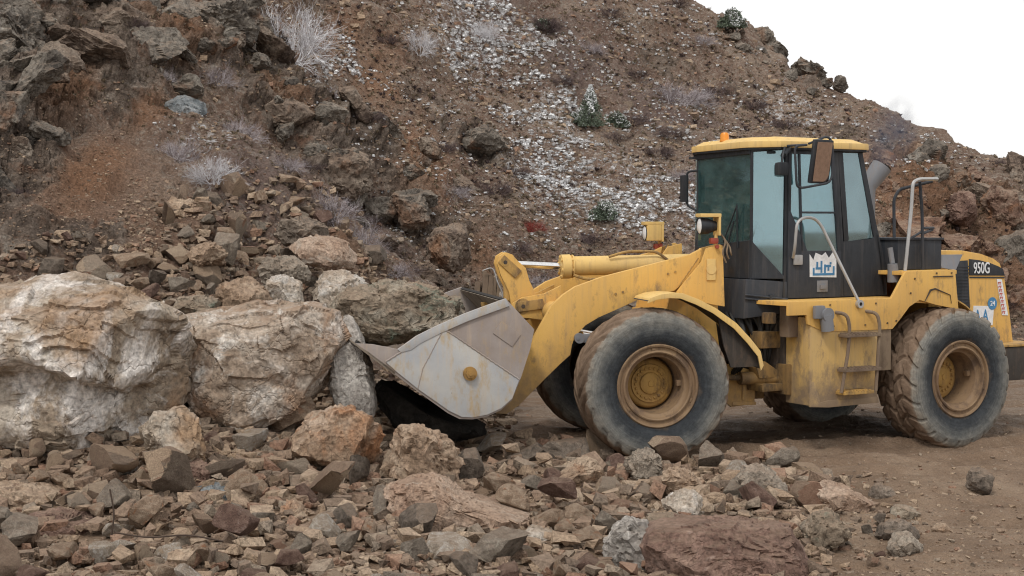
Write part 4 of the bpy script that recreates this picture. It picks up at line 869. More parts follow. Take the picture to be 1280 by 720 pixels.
def hero(name, label, cat, outline, Y, depth, mat, seed, lvl=5, blocky=1., rough=1., pw=.62, group=None, tilt=0):
    """a boulder of real size at distance Y: its cross-section rounded out to its thickness, then broken into faces"""
    P = np.array([pxy(x, y, Y) for x, y in outline]); P2 = P[:, [0, 2]]; c = (P2.max(0)+P2.min(0))/2
    V, F = ico(lvl); phi = np.arctan2(V[:, 2], V[:, 0]); q = P2-c
    # distance to the outline in every direction
    R = np.zeros(len(V)); dirs = np.c_[np.cos(phi), np.sin(phi)]
    for a, b in zip(q, np.roll(q, -1, 0)):
        e = b-a; den = dirs[:, 0]*e[1]-dirs[:, 1]*e[0]; den = np.where(np.abs(den) < 1e-9, 1e-9, den)
        t = (a[0]*e[1]-a[1]*e[0])/den; s_ = (a[0]*dirs[:, 1]-a[1]*dirs[:, 0])/den
        ok = (t > 0) & (s_ >= -1e-6) & (s_ <= 1+1e-6); R = np.where(ok, np.maximum(R, t), R)
    rho = np.sqrt(V[:, 0]**2+V[:, 2]**2); k = rho**pw
    W = np.c_[R*k*dirs[:, 0], np.sign(V[:, 1])*np.abs(V[:, 1])**.75*depth/2, R*k*dirs[:, 1]]
    W[:, 1] += tilt*W[:, 2]
    sz = math.sqrt((P2.max(0)-P2.min(0)).prod()); r_ = np.random.RandomState(seed)
    W = W*1.05; W = W+(V*(fbm(W/sz, 1.7, 3, seed+30)*.06*sz)[:, None])
    W = cuts(W, r_, int(16*blocky)+4, .70, .95)
    S = W/sz + .10*np.c_[fbm(W/sz, 3, 2, seed), fbm(W/sz, 3, 2, seed+1), fbm(W/sz, 3, 2, seed+2)]
    d = facet(S*[1,1,1.5], 3.1, seed, 1.2)*.11*blocky + facet(S*[1,1,1.5], 7.5, seed+9, 1.3)*.20*blocky + facet(S, 19, seed+5, 1.2)*.26*rough + fbm(S, 12, 4, seed+3)*.006*rough
    W = W + V*(d*sz)[:, None]
    if seed == 11:   # the ledge: the lower half sits back under an overhanging lip
        xs = np.array([p[0] for p in [pxy(x, y, Y) for x, y in ((-90,470),(0,452),(60,442),(120,458),(165,478),(215,470),(260,500))]])-c[0]; zs = np.array([p[2] for p in [pxy(x, y, Y) for x, y in ((-90,470),(0,452),(60,442),(120,458),(165,478),(215,470),(260,500))]])-c[1]
        ln = np.interp(W[:, 0], xs, zs)+.05*fbm(W, 2.5, 3, 6); t_ = np.clip((ln-W[:, 2])/.07, 0, 1); fr_ = np.clip(-W[:, 1]/.3, 0, 1)
        W[:, 1] += fr_*(.30*t_*np.exp(-np.clip(ln-W[:, 2]-.05, 0, 9)/.45)+.0); W[:, 1] -= fr_*.10*np.exp(-((W[:, 2]-ln-.08)/.12)**2)
    me = np_mesh(name, W, F, MAT[mat] if isinstance(mat, str) else mat, sharp=38)
    o = bpy.data.objects.new(name, me); C.objects.link(o); dz_ = 0
    if Y < 14 and seed != 11:
        gz = hz(c[0], Y); dz_ = min(0., gz-.06-(c[1]+W[:, 2].min())) if (c[1]+W[:, 2].min()) < gz+.25 else 0
    if seed == 71: dz_ = .06
    o.location = (c[0], Y, c[1]+dz_); tag(o, label, cat, group); return o
MAT['wet'] = rock_mat('shadow_black_stone', [(.012,.011,.010), (.022,.02,.018), (.04,.035,.03)], dust=None)  # near-black colour paints the deep shade under the bucket
MAT['crag'] = rock_mat('dark_crag_stone', [(.07,.062,.056), (.135,.118,.10), (.22,.195,.165)], patch=(.30,.275,.24), patch_w=.6, stain=(.22,.11,.06), scale=.8, dust_w=.4, world=True)
MAT['crag2'] = rock_mat('brown_crag_stone', [(.09,.066,.053), (.165,.125,.098), (.25,.205,.165)], patch=(.31,.27,.225), patch_w=.62, stain=(.24,.13,.075), stain_w=.62, scale=.8, dust_w=.5, world=True)
MAT['redcrag'] = rock_mat('red_crag_stone', [(.10,.06,.045), (.185,.115,.085), (.26,.19,.145)], stain=(.27,.13,.065), stain_w=.56, scale=1.2, dust_w=.6, world=True)
heroes = [
 ('boulder','huge crusted grey-white and ochre boulder with an overhanging ledge at the left edge','boulder',[(-90,395),(-40,378),(0,372),(55,362),(105,352),(152,366),(192,392),(214,412),(236,442),(258,470),(250,500),(240,540),(200,560),(140,566),(60,566),(0,556),(-90,560)],13.4,1.5,'boulder_a',11,7,.5,.2),
 ('boulder','wide whitish boulder in mid-pile, between the huge ledged boulder and the bucket','boulder',[(222,402),(262,394),(320,387),(385,384),(418,392),(440,424),(432,476),(396,512),(330,525),(270,532),(236,500),(226,440)],14.3,1.2,'boulder_b',23,7,.55,.25),
 ('boulder','steep streaked white-grey slab of rock just left of the bucket tip','boulder',[(416,398),(440,402),(458,436),(472,505),(462,530),(430,528),(414,490),(416,430)],14.5,.7,'streak',35,5,.7,1.),
 ('boulder','brown boulder with greenish stains lying in the mouth of the bucket','boulder',[(416,396),(428,370),(456,360),(520,355),(562,362),(588,384),(572,404),(520,424),(480,436),(446,428),(424,414)],15.6,1.1,'greenish',47,6,.9,.9),
 ('boulder','blocky rock with an orange face below the wide whitish boulder','boulder',[(366,528),(386,492),(430,484),(472,502),(484,542),(466,574),(430,580),(390,566),(370,548)],13.3,.75,'orange',51,5,1,.8),
 ('boulder','blunt tan rock with reddish edge standing just below the bucket tip','boulder',[(480,568),(487,530),(512,524),(544,536),(566,560),(578,590),(556,602),(520,602),(488,592)],12.9,.6,'tan',63,5,1.1,.8),
 ('boulder','yellowish square rock tucked under the right end of the ledged boulder','boulder',[(178,536),(196,512),(240,508),(258,540),(254,574),(222,588),(186,578)],12.75,.55,'boulder_a',66,5,1,.8),
 ('boulder','long flat pinkish-tan slab lying across the middle of the foreground rubble','boulder',[(474,622),(510,598),(550,608),(590,630),(628,643),(660,652),(656,672),(612,682),(556,668),(504,650)],11.45,.75,'pink',71,6,.7,.8),
 ('boulder','big flat dark red-brown slab at the bottom edge, front of the rubble','boulder',[(806,676),(822,656),(870,650),(940,650),(990,656),(1018,684),(1032,740),(900,752),(814,740)],9.9,.9,'red',83,6,.6,.5),
 ('boulder','upright grey and white chunk leaning on the left end of the red-brown slab','boulder',[(758,668),(764,640),(790,634),(812,650),(822,690),(812,712),(776,712),(760,700)],10.2,.45,'streak',91,5,1.0,.6),
 ('boulder','pinkish wedge-shaped slab at the right end of the rubble near the road','boulder',[(1008,596),(1020,584),(1052,590),(1086,610),(1080,622),(1050,628),(1020,622)],12.4,.5,'pink',95,5,.8,.7),
 ('boulder','large dark split rock at the rim of the rubble between front wheel and pinkish wedge','boulder',[(918,582),(930,566),(958,566),(976,584),(988,604),(962,616),(934,610)],12.6,.5,'grey',99,5,1.2,.9),
 ('boulder','yellow-grey blunt stone beside the right end of the red-brown slab','boulder',[(1000,664),(1008,646),(1030,638),(1056,652),(1062,676),(1046,690),(1012,688)],10.85,.4,'greenish',103,5,1,.8),
 ('stone','grey pyramid-shaped stone on the dirt at the lower right','stone',[(1106,690),(1122,668),(1140,666),(1152,684),(1146,702),(1122,704)],10.7,.3,'grey',107,4,1.1,.8),
 ('stone','dark tilted stone directly behind the grey pyramid-shaped stone','stone',[(1096,668),(1104,650),(1128,648),(1150,664),(1140,682),(1110,682)],11.1,.3,'dark',111,4,1.1,.8),
 ('stone','dark blocky stone standing alone on the road right of the rubble','stone',[(1206,590),(1212,574),(1238,576),(1243,600),(1226,608),(1208,604)],13.2,.28,'dark',115,4,1.,.7),
 ('stone','flat greenish stone lying on the dirt right of the blunt yellow-grey stone','stone',[(1108,630),(1126,620),(1150,632),(1144,644),(1118,644)],12.1,.25,'greenish',119,4,1.,.7),
 ('stone','small dark round-topped stone behind the flat greenish stone','stone',[(1084,604),(1096,592),(1114,596),(1122,608),(1106,614),(1088,612)],12.9,.25,'dark',123,4,1.,.7),
 ('stone','small brown jagged stone at the right, alone on the dirt','stone',[(1164,650),(1178,642),(1192,654),(1184,664),(1168,662)],11.3,.22,'tan',127,4,1.,.7),
 ('boulder','blue-grey smooth stone amid brown rubble below the ledged boulder','boulder',[(236,622),(248,606),(280,602),(304,616),(300,636),(276,646),(248,642)],12.1,.4,'bluegrey',131,5,.8,.6),
 ('boulder','red-brown squarish block left above the blue-grey stone','boulder',[(208,600),(216,574),(246,568),(264,588),(258,618),(232,632),(212,622)],12.5,.45,'red',135,5,1.,.8),
 ('boulder','large reddish-brown angular rock near the lower left corner','boulder',[(26,668),(34,646),(70,636),(112,648),(134,672),(112,694),(64,696),(36,688)],11.0,.6,'red',139,5,1.1,.8),
 ('boulder','flat-topped slab with a dark hollow beneath at the left edge','boulder',[(-30,622),(0,604),(44,606),(84,622),(76,640),(40,652),(0,656),(-30,650)],11.8,.6,'tan',143,5,1.,.8),
 ('boulder','tan faceted rock in the middle of the lower left rubble','boulder',[(340,660),(350,632),(370,622),(390,644),(388,668),(364,676)],11.6,.4,'tan',147,5,1.1,.6),
 ('boulder','broad pinkish-tan flat rock at the bottom edge left of centre','boulder',[(362,712),(382,692),(420,686),(452,706),(440,728),(372,730)],10.3,.5,'pink',151,5,.7,.7),
 ('boulder','rose and white speckled rock at the right tip of the long pinkish slab','boulder',[(648,676),(664,660),(690,662),(714,684),(702,700),(664,698)],10.9,.4,'pale',155,5,1.,.8),
 ('boulder','upright grey shard below the long pinkish slab','boulder',[(470,700),(474,672),(494,674),(506,700),(498,726),(476,722)],10.4,.3,'grey',159,5,1.1,.7),
 ('boulder','dark triangular rock below the right half of the long pinkish slab','boulder',[(560,694),(578,670),(600,672),(622,696),(600,708),(570,706)],10.6,.35,'dark',163,5,1.1,.6),
 ('boulder','thin whitish stone lying at the foot of the ledged boulder','boulder',[(122,560),(140,550),(168,552),(182,562),(164,574),(134,572)],12.6,.35,'streak',167,4,.8,.6),
 ('boulder','tan triangular rock in front of the front wheel, left side','boulder',[(692,588),(710,574),(736,562),(752,576),(762,594),(730,602),(700,600)],13.2,.45,'tan',171,5,1.,.8),
 ('boulder','grey-brown pointed chunk right in front of the front tyre','boulder',[(776,584),(784,560),(806,556),(832,570),(838,590),(812,600),(786,598)],13.3,.4,'grey',175,5,1.3,.9),
 ('boulder','pale yellow-brown angular rock in front of the tyre, right of the pointed chunk','boulder',[(820,600),(834,580),(862,586),(884,604),(874,622),(840,626),(822,616)],12.7,.4,'tan',177,5,1.2,.8),
 ('boulder','flat pale rock with shadowed underside in the rubble below the front tyre','boulder',[(826,628),(846,612),(874,616),(884,634),(866,652),(840,648)],11.9,.4,'pale',179,5,1.,.8),
 ('boulder','smooth grey-tan stone left of the upright grey and white chunk','boulder',[(800,640),(814,630),(846,632),(862,646),(846,660),(812,656)],11.3,.35,'greenish',181,5,.8,.7),
 ('boulder','tan pointed rock sticking up at the top left of the rubble fan','boulder',[(204,268),(212,248),(232,250),(250,262),(250,284),(226,290),(208,282)],18.8,.6,'tan',185,5,1.1,.6),
 ('boulder','rounded pale boulder on the rubble fan just above the wide whitish boulder','boulder',[(330,372),(338,350),(356,342),(374,354),(380,378),(364,392),(338,390)],15.6,.6,'pale',189,5,.8,.6),
 ('boulder','big flat pinkish-brown slab at the right of the rubble fan','boulder',[(362,308),(380,298),(424,294),(444,308),(442,336),(414,340),(384,330)],18.0,.8,'pink',193,5,.6,.7),
 ('boulder','square grey block in the middle of the rubble fan','boulder',[(326,336),(338,322),(380,320),(392,332),(388,354),(360,362),(332,354)],16.6,.7,'grey',197,5,1.1,.7),
 ('boulder','dark grey flat block at the top right of the rubble fan','boulder',[(344,292),(354,274),(386,272),(404,284),(422,288),(400,300),(360,306)],18.4,.8,'dark',201,5,1.1,.7),
 ('boulder','tan-grey rock with dark side resting right behind the wide whitish boulder','boulder',[(268,382),(276,356),(310,350),(334,366),(340,388),(300,396),(274,394)],15.3,.7,'tan',205,5,1.,.7),
 ('boulder','brown ridge-shaped rock on the fan behind the gap of the two great boulders','boulder',[(212,388),(226,372),(258,370),(288,380),(278,396),(236,402),(216,400)],15.1,.6,'greenish',209,5,1.,.7),
 ('boulder','angular tan wedge on the upper rubble fan below the pointed rock','boulder',[(232,322),(246,306),(272,304),(288,318),(276,334),(246,336)],17.2,.6,'tan',213,5,1.1,.6),
 ('boulder','pale jumbled rock between the square grey block and the bucket boulder','boulder',[(388,370),(396,346),(424,340),(452,350),(462,368),(446,390),(408,396)],16.2,.7,'pale',217,5,1.1,.9),
 ('boulder','black wet rock in the hollow underneath the bucket','boulder',[(462,492),(480,474),(520,500),(560,520),(600,530),(610,542),(570,550),(520,540),(476,524)],15.3,1.0,'wet',221,5,.8,.7),  # added lump, its blackness stands for the shadow below the bucket
 ('rock_outcrop','round dark grey crag on the open slope above the lift arm','outcrop',[(578,182),(586,162),(606,156),(628,168),(636,186),(620,196),(590,196)],30.2,1.6,'crag',225,5,1.,1.),
 ('rock_outcrop','dark blue-grey crag beside the reddish patch on the left slope','outcrop',[(210,152),(214,128),(232,118),(252,130),(254,154),(236,168),(218,166)],22.6,1.0,'bluegrey',229,5,.9,.8),
 ('rock_outcrop','grey-brown hanging crag above the bucket, on the foot of the slope','outcrop',[(484,262),(494,240),(524,238),(540,258),(536,282),(512,290),(490,282)],25.6,1.4,'crag',233,5,1.1,1.),
 ('rock_outcrop','pinkish-grey rounded outcrop low on the slope left of the red bush','outcrop',[(534,306),(544,286),(574,280),(592,300),(590,326),(562,340),(538,330)],23.8,1.2,'crag2',237,5,.9,1.),
 ('rock_outcrop','grey blocky crag on the ridge right beside the snow-capped little tree','outcrop',[(926,58),(934,38),(958,38),(966,54),(988,64),(980,82),(940,78)],45.6,2.2,'crag',241,5,1.3,1.),
 ('rock_outcrop','small pointed rock alone on the ridge line','outcrop',[(1040,114),(1045,95),(1052,93),(1059,110),(1050,120)],43.4,.9,'crag',245,4,1.,1.),
 ('rock_outcrop','low jagged crag on the ridge between the blocky crag and the pointed rock','outcrop',[(982,82),(996,72),(1014,80),(1038,98),(1030,112),(990,104)],44.4,1.6,'crag',249,5,1.3,1.),
 ('rock_outcrop','reddish-brown rounded crag in the clay cut above the engine hood','outcrop',[(1184,262),(1194,242),(1216,240),(1224,260),(1212,282),(1190,278)],29.2,1.3,'red',253,5,1.,1.),
 ('rock_outcrop','brown overhanging crag at the right edge above the engine hood','outcrop',[(1226,250),(1240,232),(1264,240),(1272,270),(1258,292),(1236,284)],29.8,1.4,'redcrag',257,5,1.1,1.),
 ('rock_outcrop','broad brown crag with a ledge in the upper left corner of the slope','outcrop',[(96,40),(120,14),(170,8),(206,30),(212,66),(170,84),(120,74)],23.6,1.8,'crag2',261,6,1.1,1.),
 ('rock_outcrop','dark layered crag at the far upper left edge','outcrop',[(-30,40),(0,16),(40,14),(64,40),(60,74),(20,92),(-30,80)],21.6,1.8,'crag',265,6,1.2,1.),
 ('rock_outcrop','grey crag with orange face right of the dark blue-grey crag','outcrop',[(310,140),(330,124),(366,124),(396,142),(384,160),(340,164),(314,156)],25.2,1.5,'crag2',269,5,1.1,1.),
 ('rock_outcrop','big grey crag at the top, right of the broad brown crag','outcrop',[(222,30),(240,4),(290,-4),(320,20),(310,56),(268,70),(232,56)],25.6,1.8,'crag',273,6,1.1,1.),
 ('rock_outcrop','brown crag in the gully above the orange-brown slab','outcrop',[(404,226),(412,196),(440,186),(466,206),(462,240),(432,256),(410,246)],24.8,1.4,'crag2',277,5,1.1,1.),
]
HP = []
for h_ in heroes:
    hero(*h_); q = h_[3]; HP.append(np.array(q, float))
def in_poly(px, py, poly):
    ins_ = np.zeros(len(px), bool); n = len(poly)
    for i in range(n):
        x1, y1 = poly[i]; x2, y2 = poly[(i+1) % n]
        c_ = ((y1 > py) != (y2 > py)) & (px < (x2-x1)*(py-y1)/((y2-y1) or 1e-9)+x1); ins_ ^= c_
    return ins_

rs = np.random.RandomState(7)
def stone_mesh(seed, lvl, mat, flat=.75, rough=1.):
    r = np.random.RandomState(seed); V, F = ico(lvl); p_ = r.uniform(2.5, 5)
    W = V/((np.abs(V)**p_).sum(1)**(1/p_))[:, None]; W = W*[1, r.uniform(.6, 1), flat*r.uniform(.55, 1)]
    W[:, 0] += W[:, 2]*r.uniform(-.4, .4); W = cuts(W, r, r.randint(12, 17), .38, .74)
    W = W + V*(facet(W, 2.6, seed, 1.1)*.05*rough+facet(W, 7, seed+3, 1.)*.07*rough+fbm(W, 7, 3, seed)*.008*rough+(rough-1)*.022*fbm(W, 2, 4, seed+8))[:, None]
    return np_mesh('stone', W/np.abs(W).max(), F, mat, sharp=18)
KIN = ['tan', 'grey', 'tan', 'dark', 'pale', 'rubble', 'rubble', 'red', 'rubble', 'grey']
COLW = {'tan': 'tan', 'grey': 'grey', 'red': 'reddish', 'dark': 'dark', 'pale': 'pale', 'rubble': 'brown'}
protos = [(k, stone_mesh(500+i*7, 4, MAT[k])) for i, k in enumerate(KIN*3)]
fg_poly = [(-40,575),(120,572),(180,586),(262,566),(300,535),(390,560),(480,596),(560,604),(600,572),(650,566),(700,574),(760,570),(900,578),(990,588),(1040,616),(1010,645),(985,650),(880,650),(790,640),(760,660),(760,745),(-40,745)]
zones = [ # polygon, how many, size range in px, where (phrase), group
 ([p for p in fg_poly], 270, (34, 92), None, None),
 ([(60,345),(200,335),(205,265),(235,245),(300,240),(350,250),(420,290),(460,345),(400,385),(300,386),(215,398),(160,365)], 100, (22, 58), 'on the rubble fan behind the boulders', 'rocks on the rubble fan'),
 ([(0,335),(0,368),(60,356),(120,348),(200,380),(200,335),(100,320)], 10, (14, 28), 'at the foot of the bare bank behind the ledged boulder', 'rocks at the foot of the bank'),
 ([(560,395),(640,440),(700,470),(690,400),(620,350),(570,360)], 8, (14, 26), 'on the slope foot behind the bucket', 'rocks behind the bucket'),
 ([(1010,600),(1100,640),(1160,715),(1060,715),(1000,690)], 8, (12, 24), 'loose on the dirt right of the rubble', 'stones on the dirt road')]
placed = []
def zone_phrase(px, py):
    if px < 230: return ('in the rubble at the lower left, below the ledged boulder', 'rocks at the lower left')
    if px < 470: return ('in the rubble below the orange-faced rock', 'rocks below the orange-faced rock')
    if px < 700: return ('in the rubble round the long pinkish slab', 'rocks round the long slab')
    return ('in the rubble before the front wheel', 'rocks before the front wheel')
for poly, n, (s0, s1), ph, gr in zones:
    P = np.array(poly); got = 0; tries = 0
    while got < n and tries < 40:
        tries += 1
        qx = rs.uniform(P[:, 0].min(), P[:, 0].max(), 60); qy = rs.uniform(P[:, 1].min(), P[:, 1].max(), 60)
        m = in_poly(qx, qy, poly); qx, qy = qx[m], qy[m]
        X, Y, Z = hit(qx, qy, Zb)
        for x, y, X1, Y1 in zip(qx, qy, X, Y):
            if got >= n or np.isnan(Y1): continue
            s = s0+(s1-s0)*rs.rand()**1.5*(1-.5*min(1, tries/20)); 
            if any((x-a)**2+(y-b)**2 < (.30*(s+c_))**2 for a, b, c_ in placed): continue
            if any(in_poly(np.array([x]), np.array([y-s*.2]), hp)[0] for hp in HP): continue
            placed.append((x, y, s)); got += 1
            rad = s/2/FPX*Y1; k, me = protos[rs.randint(len(protos))]
            sx_, sy_, sz_ = surf(X1, Y1); o = bpy.data.objects.new('rock', me); C.objects.link(o)
            o.location = (sx_[0], sy_[0], sz_[0]+rad*rs.uniform(.35, 1.0)); o.scale = (rad*1.12, rad*1.12*rs.uniform(.8, 1.1), rad*rs.uniform(.85, 1.15))
            o.rotation_euler = (rs.uniform(-.6, .6), rs.uniform(-.6, .6), rs.uniform(0, 6.28))
            if ph: phr, g_ = ph, gr
            else: phr, g_ = zone_phrase(x, y)
            size = 'large' if s > .62*s1+.38*s0 else ('middling' if s > .25*s1+.75*s0 else 'small')
            tag(o, f'{size} {COLW[k]} angular rock {phr}', 'rock', g_)
# crags breaking out of the steep ground
crags = [(k, stone_mesh(700+i*3, 5, MAT[k], .95, 3.2)) for i, k in enumerate(['crag', 'crag2', 'crag', 'crag2', 'crag', 'redcrag'])]
cz = [([(-20,10),(60,10),(70,110),(60,200),(-20,260)], 20, (34,90), 'at the far left of the slope', 'crags at the far left'),
      ([(60,0),(330,0),(330,60),(220,140),(120,110),(60,60)], 48, (30,105), 'in the rocky band at the upper left', 'crags at the upper left'),
      ([(300,60),(430,90),(480,180),(420,250),(350,200),(300,130)], 14, (24,60), 'in the gully wall above the rubble fan', 'crags in the gully'),
      ([(430,200),(570,200),(600,330),(520,340),(440,300)], 12, (24,56), 'on the slope foot behind the bucket', 'crags behind the bucket'),
      ([(1100,215),(1250,215),(1290,240),(1290,400),(1180,330),(1100,290)], 40, (26,84), 'in the clay cut behind the engine hood', 'crags in the clay cut'),
      ([(900,40),(980,72),(1040,98),(1030,108),(960,84),(890,60)], 10, (12,26), 'along the ridge', 'crags along the ridge')]
for poly, n, (s0, s1), ph, gr in cz:
    P = np.array(poly); got = 0; own = []
    for _ in range(600):
        if got >= n: break
        qx, qy = rs.uniform(P[:, 0].min(), P[:, 0].max()), rs.uniform(P[:, 1].min(), P[:, 1].max())
        if not in_poly(np.array([qx]), np.array([qy]), poly)[0]: continue
        s = s0+(s1-s0)*rs.rand()**1.4
        if any((qx-a)**2+(qy-b)**2 < (.27*(s+c_))**2 for a, b, c_ in own): continue
        X1, Y1, Z1 = hit(qx, qy, Zb)
        if np.isnan(Y1[0]): continue
        own.append((qx, qy, s)); got += 1; rad = s/2/FPX*Y1[0]; a, b, c_ = surf(X1, Y1)
        k = 5 if 'clay' in ph and rs.rand() < .5 else rs.randint(5); kd, me = crags[k]
        o = bpy.data.objects.new('rock_outcrop', me); C.objects.link(o); o.location = (a[0], b[0]+rad*(.12 if 'clay' in ph else -.10), c_[0]+rad*(-.12 if 'clay' in ph else .06)); o.scale = (rad*1.2, rad*1.2, rad*rs.uniform(.8, 1.1)); o.rotation_euler = (rs.uniform(-.5, .5), rs.uniform(-.5, .5), rs.uniform(0, 6.28))
        tag(o, f"{'dark grey' if kd == 'crag' else 'brown' if kd == 'crag2' else 'red-brown'} crag {ph}", 'outcrop', gr)
# small rubble and gravel that nobody could count
def hull_proto(seed):
    r = np.random.RandomState(seed); b = bmesh.new(); n = r.randint(9, 16)
    for sx in (-1, 1):
        for sy in (-1, 1):
            for sz in (-1, 1):
                if r.rand() < .88: b.verts.new((sx*r.uniform(.4, 1), sy*.8*r.uniform(.35, 1), sz*.6*r.uniform(.3, 1)))
    b.verts.new(r.uniform(-.9, .9, 3)*[1, .8, .6])
    e = bmesh.ops.convex_hull(b, input=b.verts[:]); bmesh.ops.delete(b, geom=[v for v in b.verts if not v.link_faces], context='VERTS')
    bmesh.ops.triangulate(b, faces=b.faces[:]); b.verts.ensure_lookup_table(); b.verts.index_update()
    V = np.array([v.co[:] for v in b.verts]); F = np.array([[v.index for v in f.verts] for f in b.faces]); b.free(); return V, F
hulls = [hull_proto(900+i) for i in range(24)]
def scatter(name, label, cat, X, Y, Z, rad, mat, sink=.2, protos_=hulls, upright=False, lift=0.):
    VV, FF, off = [], [], 0
    which = rs.randint(len(protos_), size=len(X))
    for k, (V, F) in enumerate(protos_):
        i = np.where(which == k)[0]
        if not len(i): continue
        n = len(i); az = rs.uniform(0, 6.28, n); t = rs.uniform(-.7, .7, n) if not upright else rs.uniform(-.15, .15, n)
        ca, sa, ct, st = np.cos(az), np.sin(az), np.cos(t), np.sin(t)
        v = V[None]*rad[i][:, None, None]*np.stack([rs.uniform(.8,1.2,n), rs.uniform(.8,1.2,n), rs.uniform(.7,1.1,n)], -1)[:, None]
        y = v[..., 1]*ct[:, None]-v[..., 2]*st[:, None]; z = v[..., 1]*st[:, None]+v[..., 2]*ct[:, None]
        x2 = v[..., 0]*ca[:, None]-y*sa[:, None]; y2 = v[..., 0]*sa[:, None]+y*ca[:, None]
        W = np.stack([x2+X[i][:, None], y2+Y[i][:, None], z+(Z[i]+(sink+lift*rs.rand(n)**2)*rad[i])[:, None]], -1).reshape(-1, 3)
        f = (F[None]+(np.arange(n)*len(V))[:, None, None]+off).reshape(-1, 3); VV.append(W); FF.append(f); off += len(W)
    me = np_mesh(name, np.concatenate(VV), np.concatenate(FF), mat, smooth=False)
    o = bpy.data.objects.new(name, me); C.objects.link(o); tag(o, label, cat, None, 'stuff'); return o
def seen(poly, n, s0, s1, pw=2.5):
    P = np.array(poly, float); qx = rs.uniform(P[:, 0].min(), P[:, 0].max(), n); qy = rs.uniform(P[:, 1].min(), P[:, 1].max(), n)
    m = in_poly(qx, qy, poly); X, Y, Z = hit(qx[m], qy[m], Zb); k = ~np.isnan(Y); X, Y = X[k], Y[k]
    s = (s0+(s1-s0)*rs.rand(len(X))**pw)/2/FPX*Y; a, b, c_ = surf(X, Y); return a, b, c_, s
def cat_(*L): return [np.concatenate(x) for x in zip(*L)]
fgw = [(-220,560),(300,535),(480,570),(560,570),(600,560),(760,566),(960,580),(1060,606),(1050,650),(1030,745),(-220,760)]
X, Y, Z, s = cat_(seen(fgw, 9000, 6, 24, 2.0), seen([(0,325),(200,320),(195,255),(300,225),(420,270),(480,345),(560,400),(470,420),(400,400),(0,380)], 3600, 4, 18), seen([(440,470),(500,470),(660,490),(620,570),(440,570)], 900, 5, 26), seen([(220,500),(380,490),(500,500),(520,600),(220,600)], 1500, 6, 28, 1.6))
a_ = seen(fgw, 1100, 18, 36, 1.3); X, Y, Z, s = cat_((X, Y, Z, s), (a_[0], a_[1], a_[2]+.02, a_[3]))
scatter('rubble', 'mass of small broken brown stones filling the gaps of the rockfall', 'rubble', X, Y, Z, s, MAT['rubble'], .3, lift=.6)
X, Y, Z, s = cat_(seen([(540,480),(1300,470),(1400,560),(1400,745),(960,745),(1050,600),(560,565)], 3800, 1.5, 7, 3.5), seen([(1020,600),(1300,620),(1300,745),(980,745)], 900, 3, 12, 4), seen([(900,575),(1150,600),(1150,720),(1000,720)], 500, 5, 16, 3))
scatter('gravel', 'scattered pale grit and small pebbles on the dirt road', 'gravel', X, Y, Z, s, MAT['rubble'], .15)
X, Y, Z, s = cat_(seen([(-60,0),(130,60),(230,190),(330,240),(430,330),(560,450),(1300,450),(1300,230),(860,0)], 21000, 1.5, 7, 2.2), seen([(230,0),(860,0),(1300,230),(1300,450),(560,450),(430,330),(230,200)], 2000, 4, 15, 3), seen([(170,230),(230,230),(200,330),(120,320)], 700, 2, 9, 2), seen([(-60,150),(150,130),(200,330),(-60,340)], 2600, 1.5, 6, 2.5))
scatter('scree', 'loose scree stones strewn over the bare hillside', 'scree', X, Y, Z, s, MAT['rubble'], .1)
# ------------------------------------------------------------------ plants
def twig_mat(name, a, b):
    m, nt, bs = new_mat(name); ge = N(nt, 'ShaderNodeNewGeometry')
    nt.links.new(ramp(nt, ge.outputs['Random Per Island'], [(.0, a), (1., b)]), bs.inputs['Base Color']); bs.inputs['Roughness'].default_value = .9; bs.inputs['Specular IOR Level'].default_value = .1
    return m
MAT['frost'] = twig_mat('frosted_twigs', (.36,.34,.36), (.86,.86,.88)); MAT['bare'] = twig_mat('bare_purple_brown_twigs', (.06,.042,.045), (.17,.13,.125)); MAT['halffrost'] = twig_mat('lightly_frosted_twigs', (.15,.115,.12), (.62,.58,.60))
MAT['snowgrass'] = twig_mat('snow_dusted_grass', (.5,.48,.46), (.9,.9,.92)); MAT['redtwig'] = twig_mat('red_twigs', (.20,.035,.03), (.34,.09,.07)); MAT['needle'] = twig_mat('dark_green_foliage', (.085,.11,.08), (.20,.24,.18)); MAT['snow'] = twig_mat('fresh_snow', (.74,.76,.78), (.9,.91,.92)); MAT['drygrass'] = twig_mat('dry_grass', (.14,.105,.075), (.36,.30,.21)); MAT['bark'] = twig_mat('shrub_bark', (.07,.05,.04), (.1,.075,.06))
def strands(segs):
    """thin three-sided twigs from (start, end, r0, r1)"""
    A = np.array([s[0] for s in segs]); B = np.array([s[1] for s in segs]); r0 = np.array([s[2] for s in segs]); r1 = np.array([s[3] for s in segs])
    d = B-A; d /= np.linalg.norm(d, axis=1)[:, None]+1e-9; u = np.cross(d, [.3, .2, .93]); u /= np.linalg.norm(u, axis=1)[:, None]+1e-9; v = np.cross(d, u)
    V = []
    for k in range(3):
        c_, s_ = math.cos(k*2.094), math.sin(k*2.094); V.append(A+(u*c_+v*s_)*r0[:, None])
    for k in range(3):
        c_, s_ = math.cos(k*2.094), math.sin(k*2.094); V.append(B+(u*c_+v*s_)*r1[:, None])
    V = np.stack(V, 1).reshape(-1, 3); n = len(A); base = (np.arange(n)*6)[:, None]
    F = np.concatenate([base+np.array(q) for q in ((0,1,4,3),(1,2,5,4),(2,0,3,5))]); return V, F
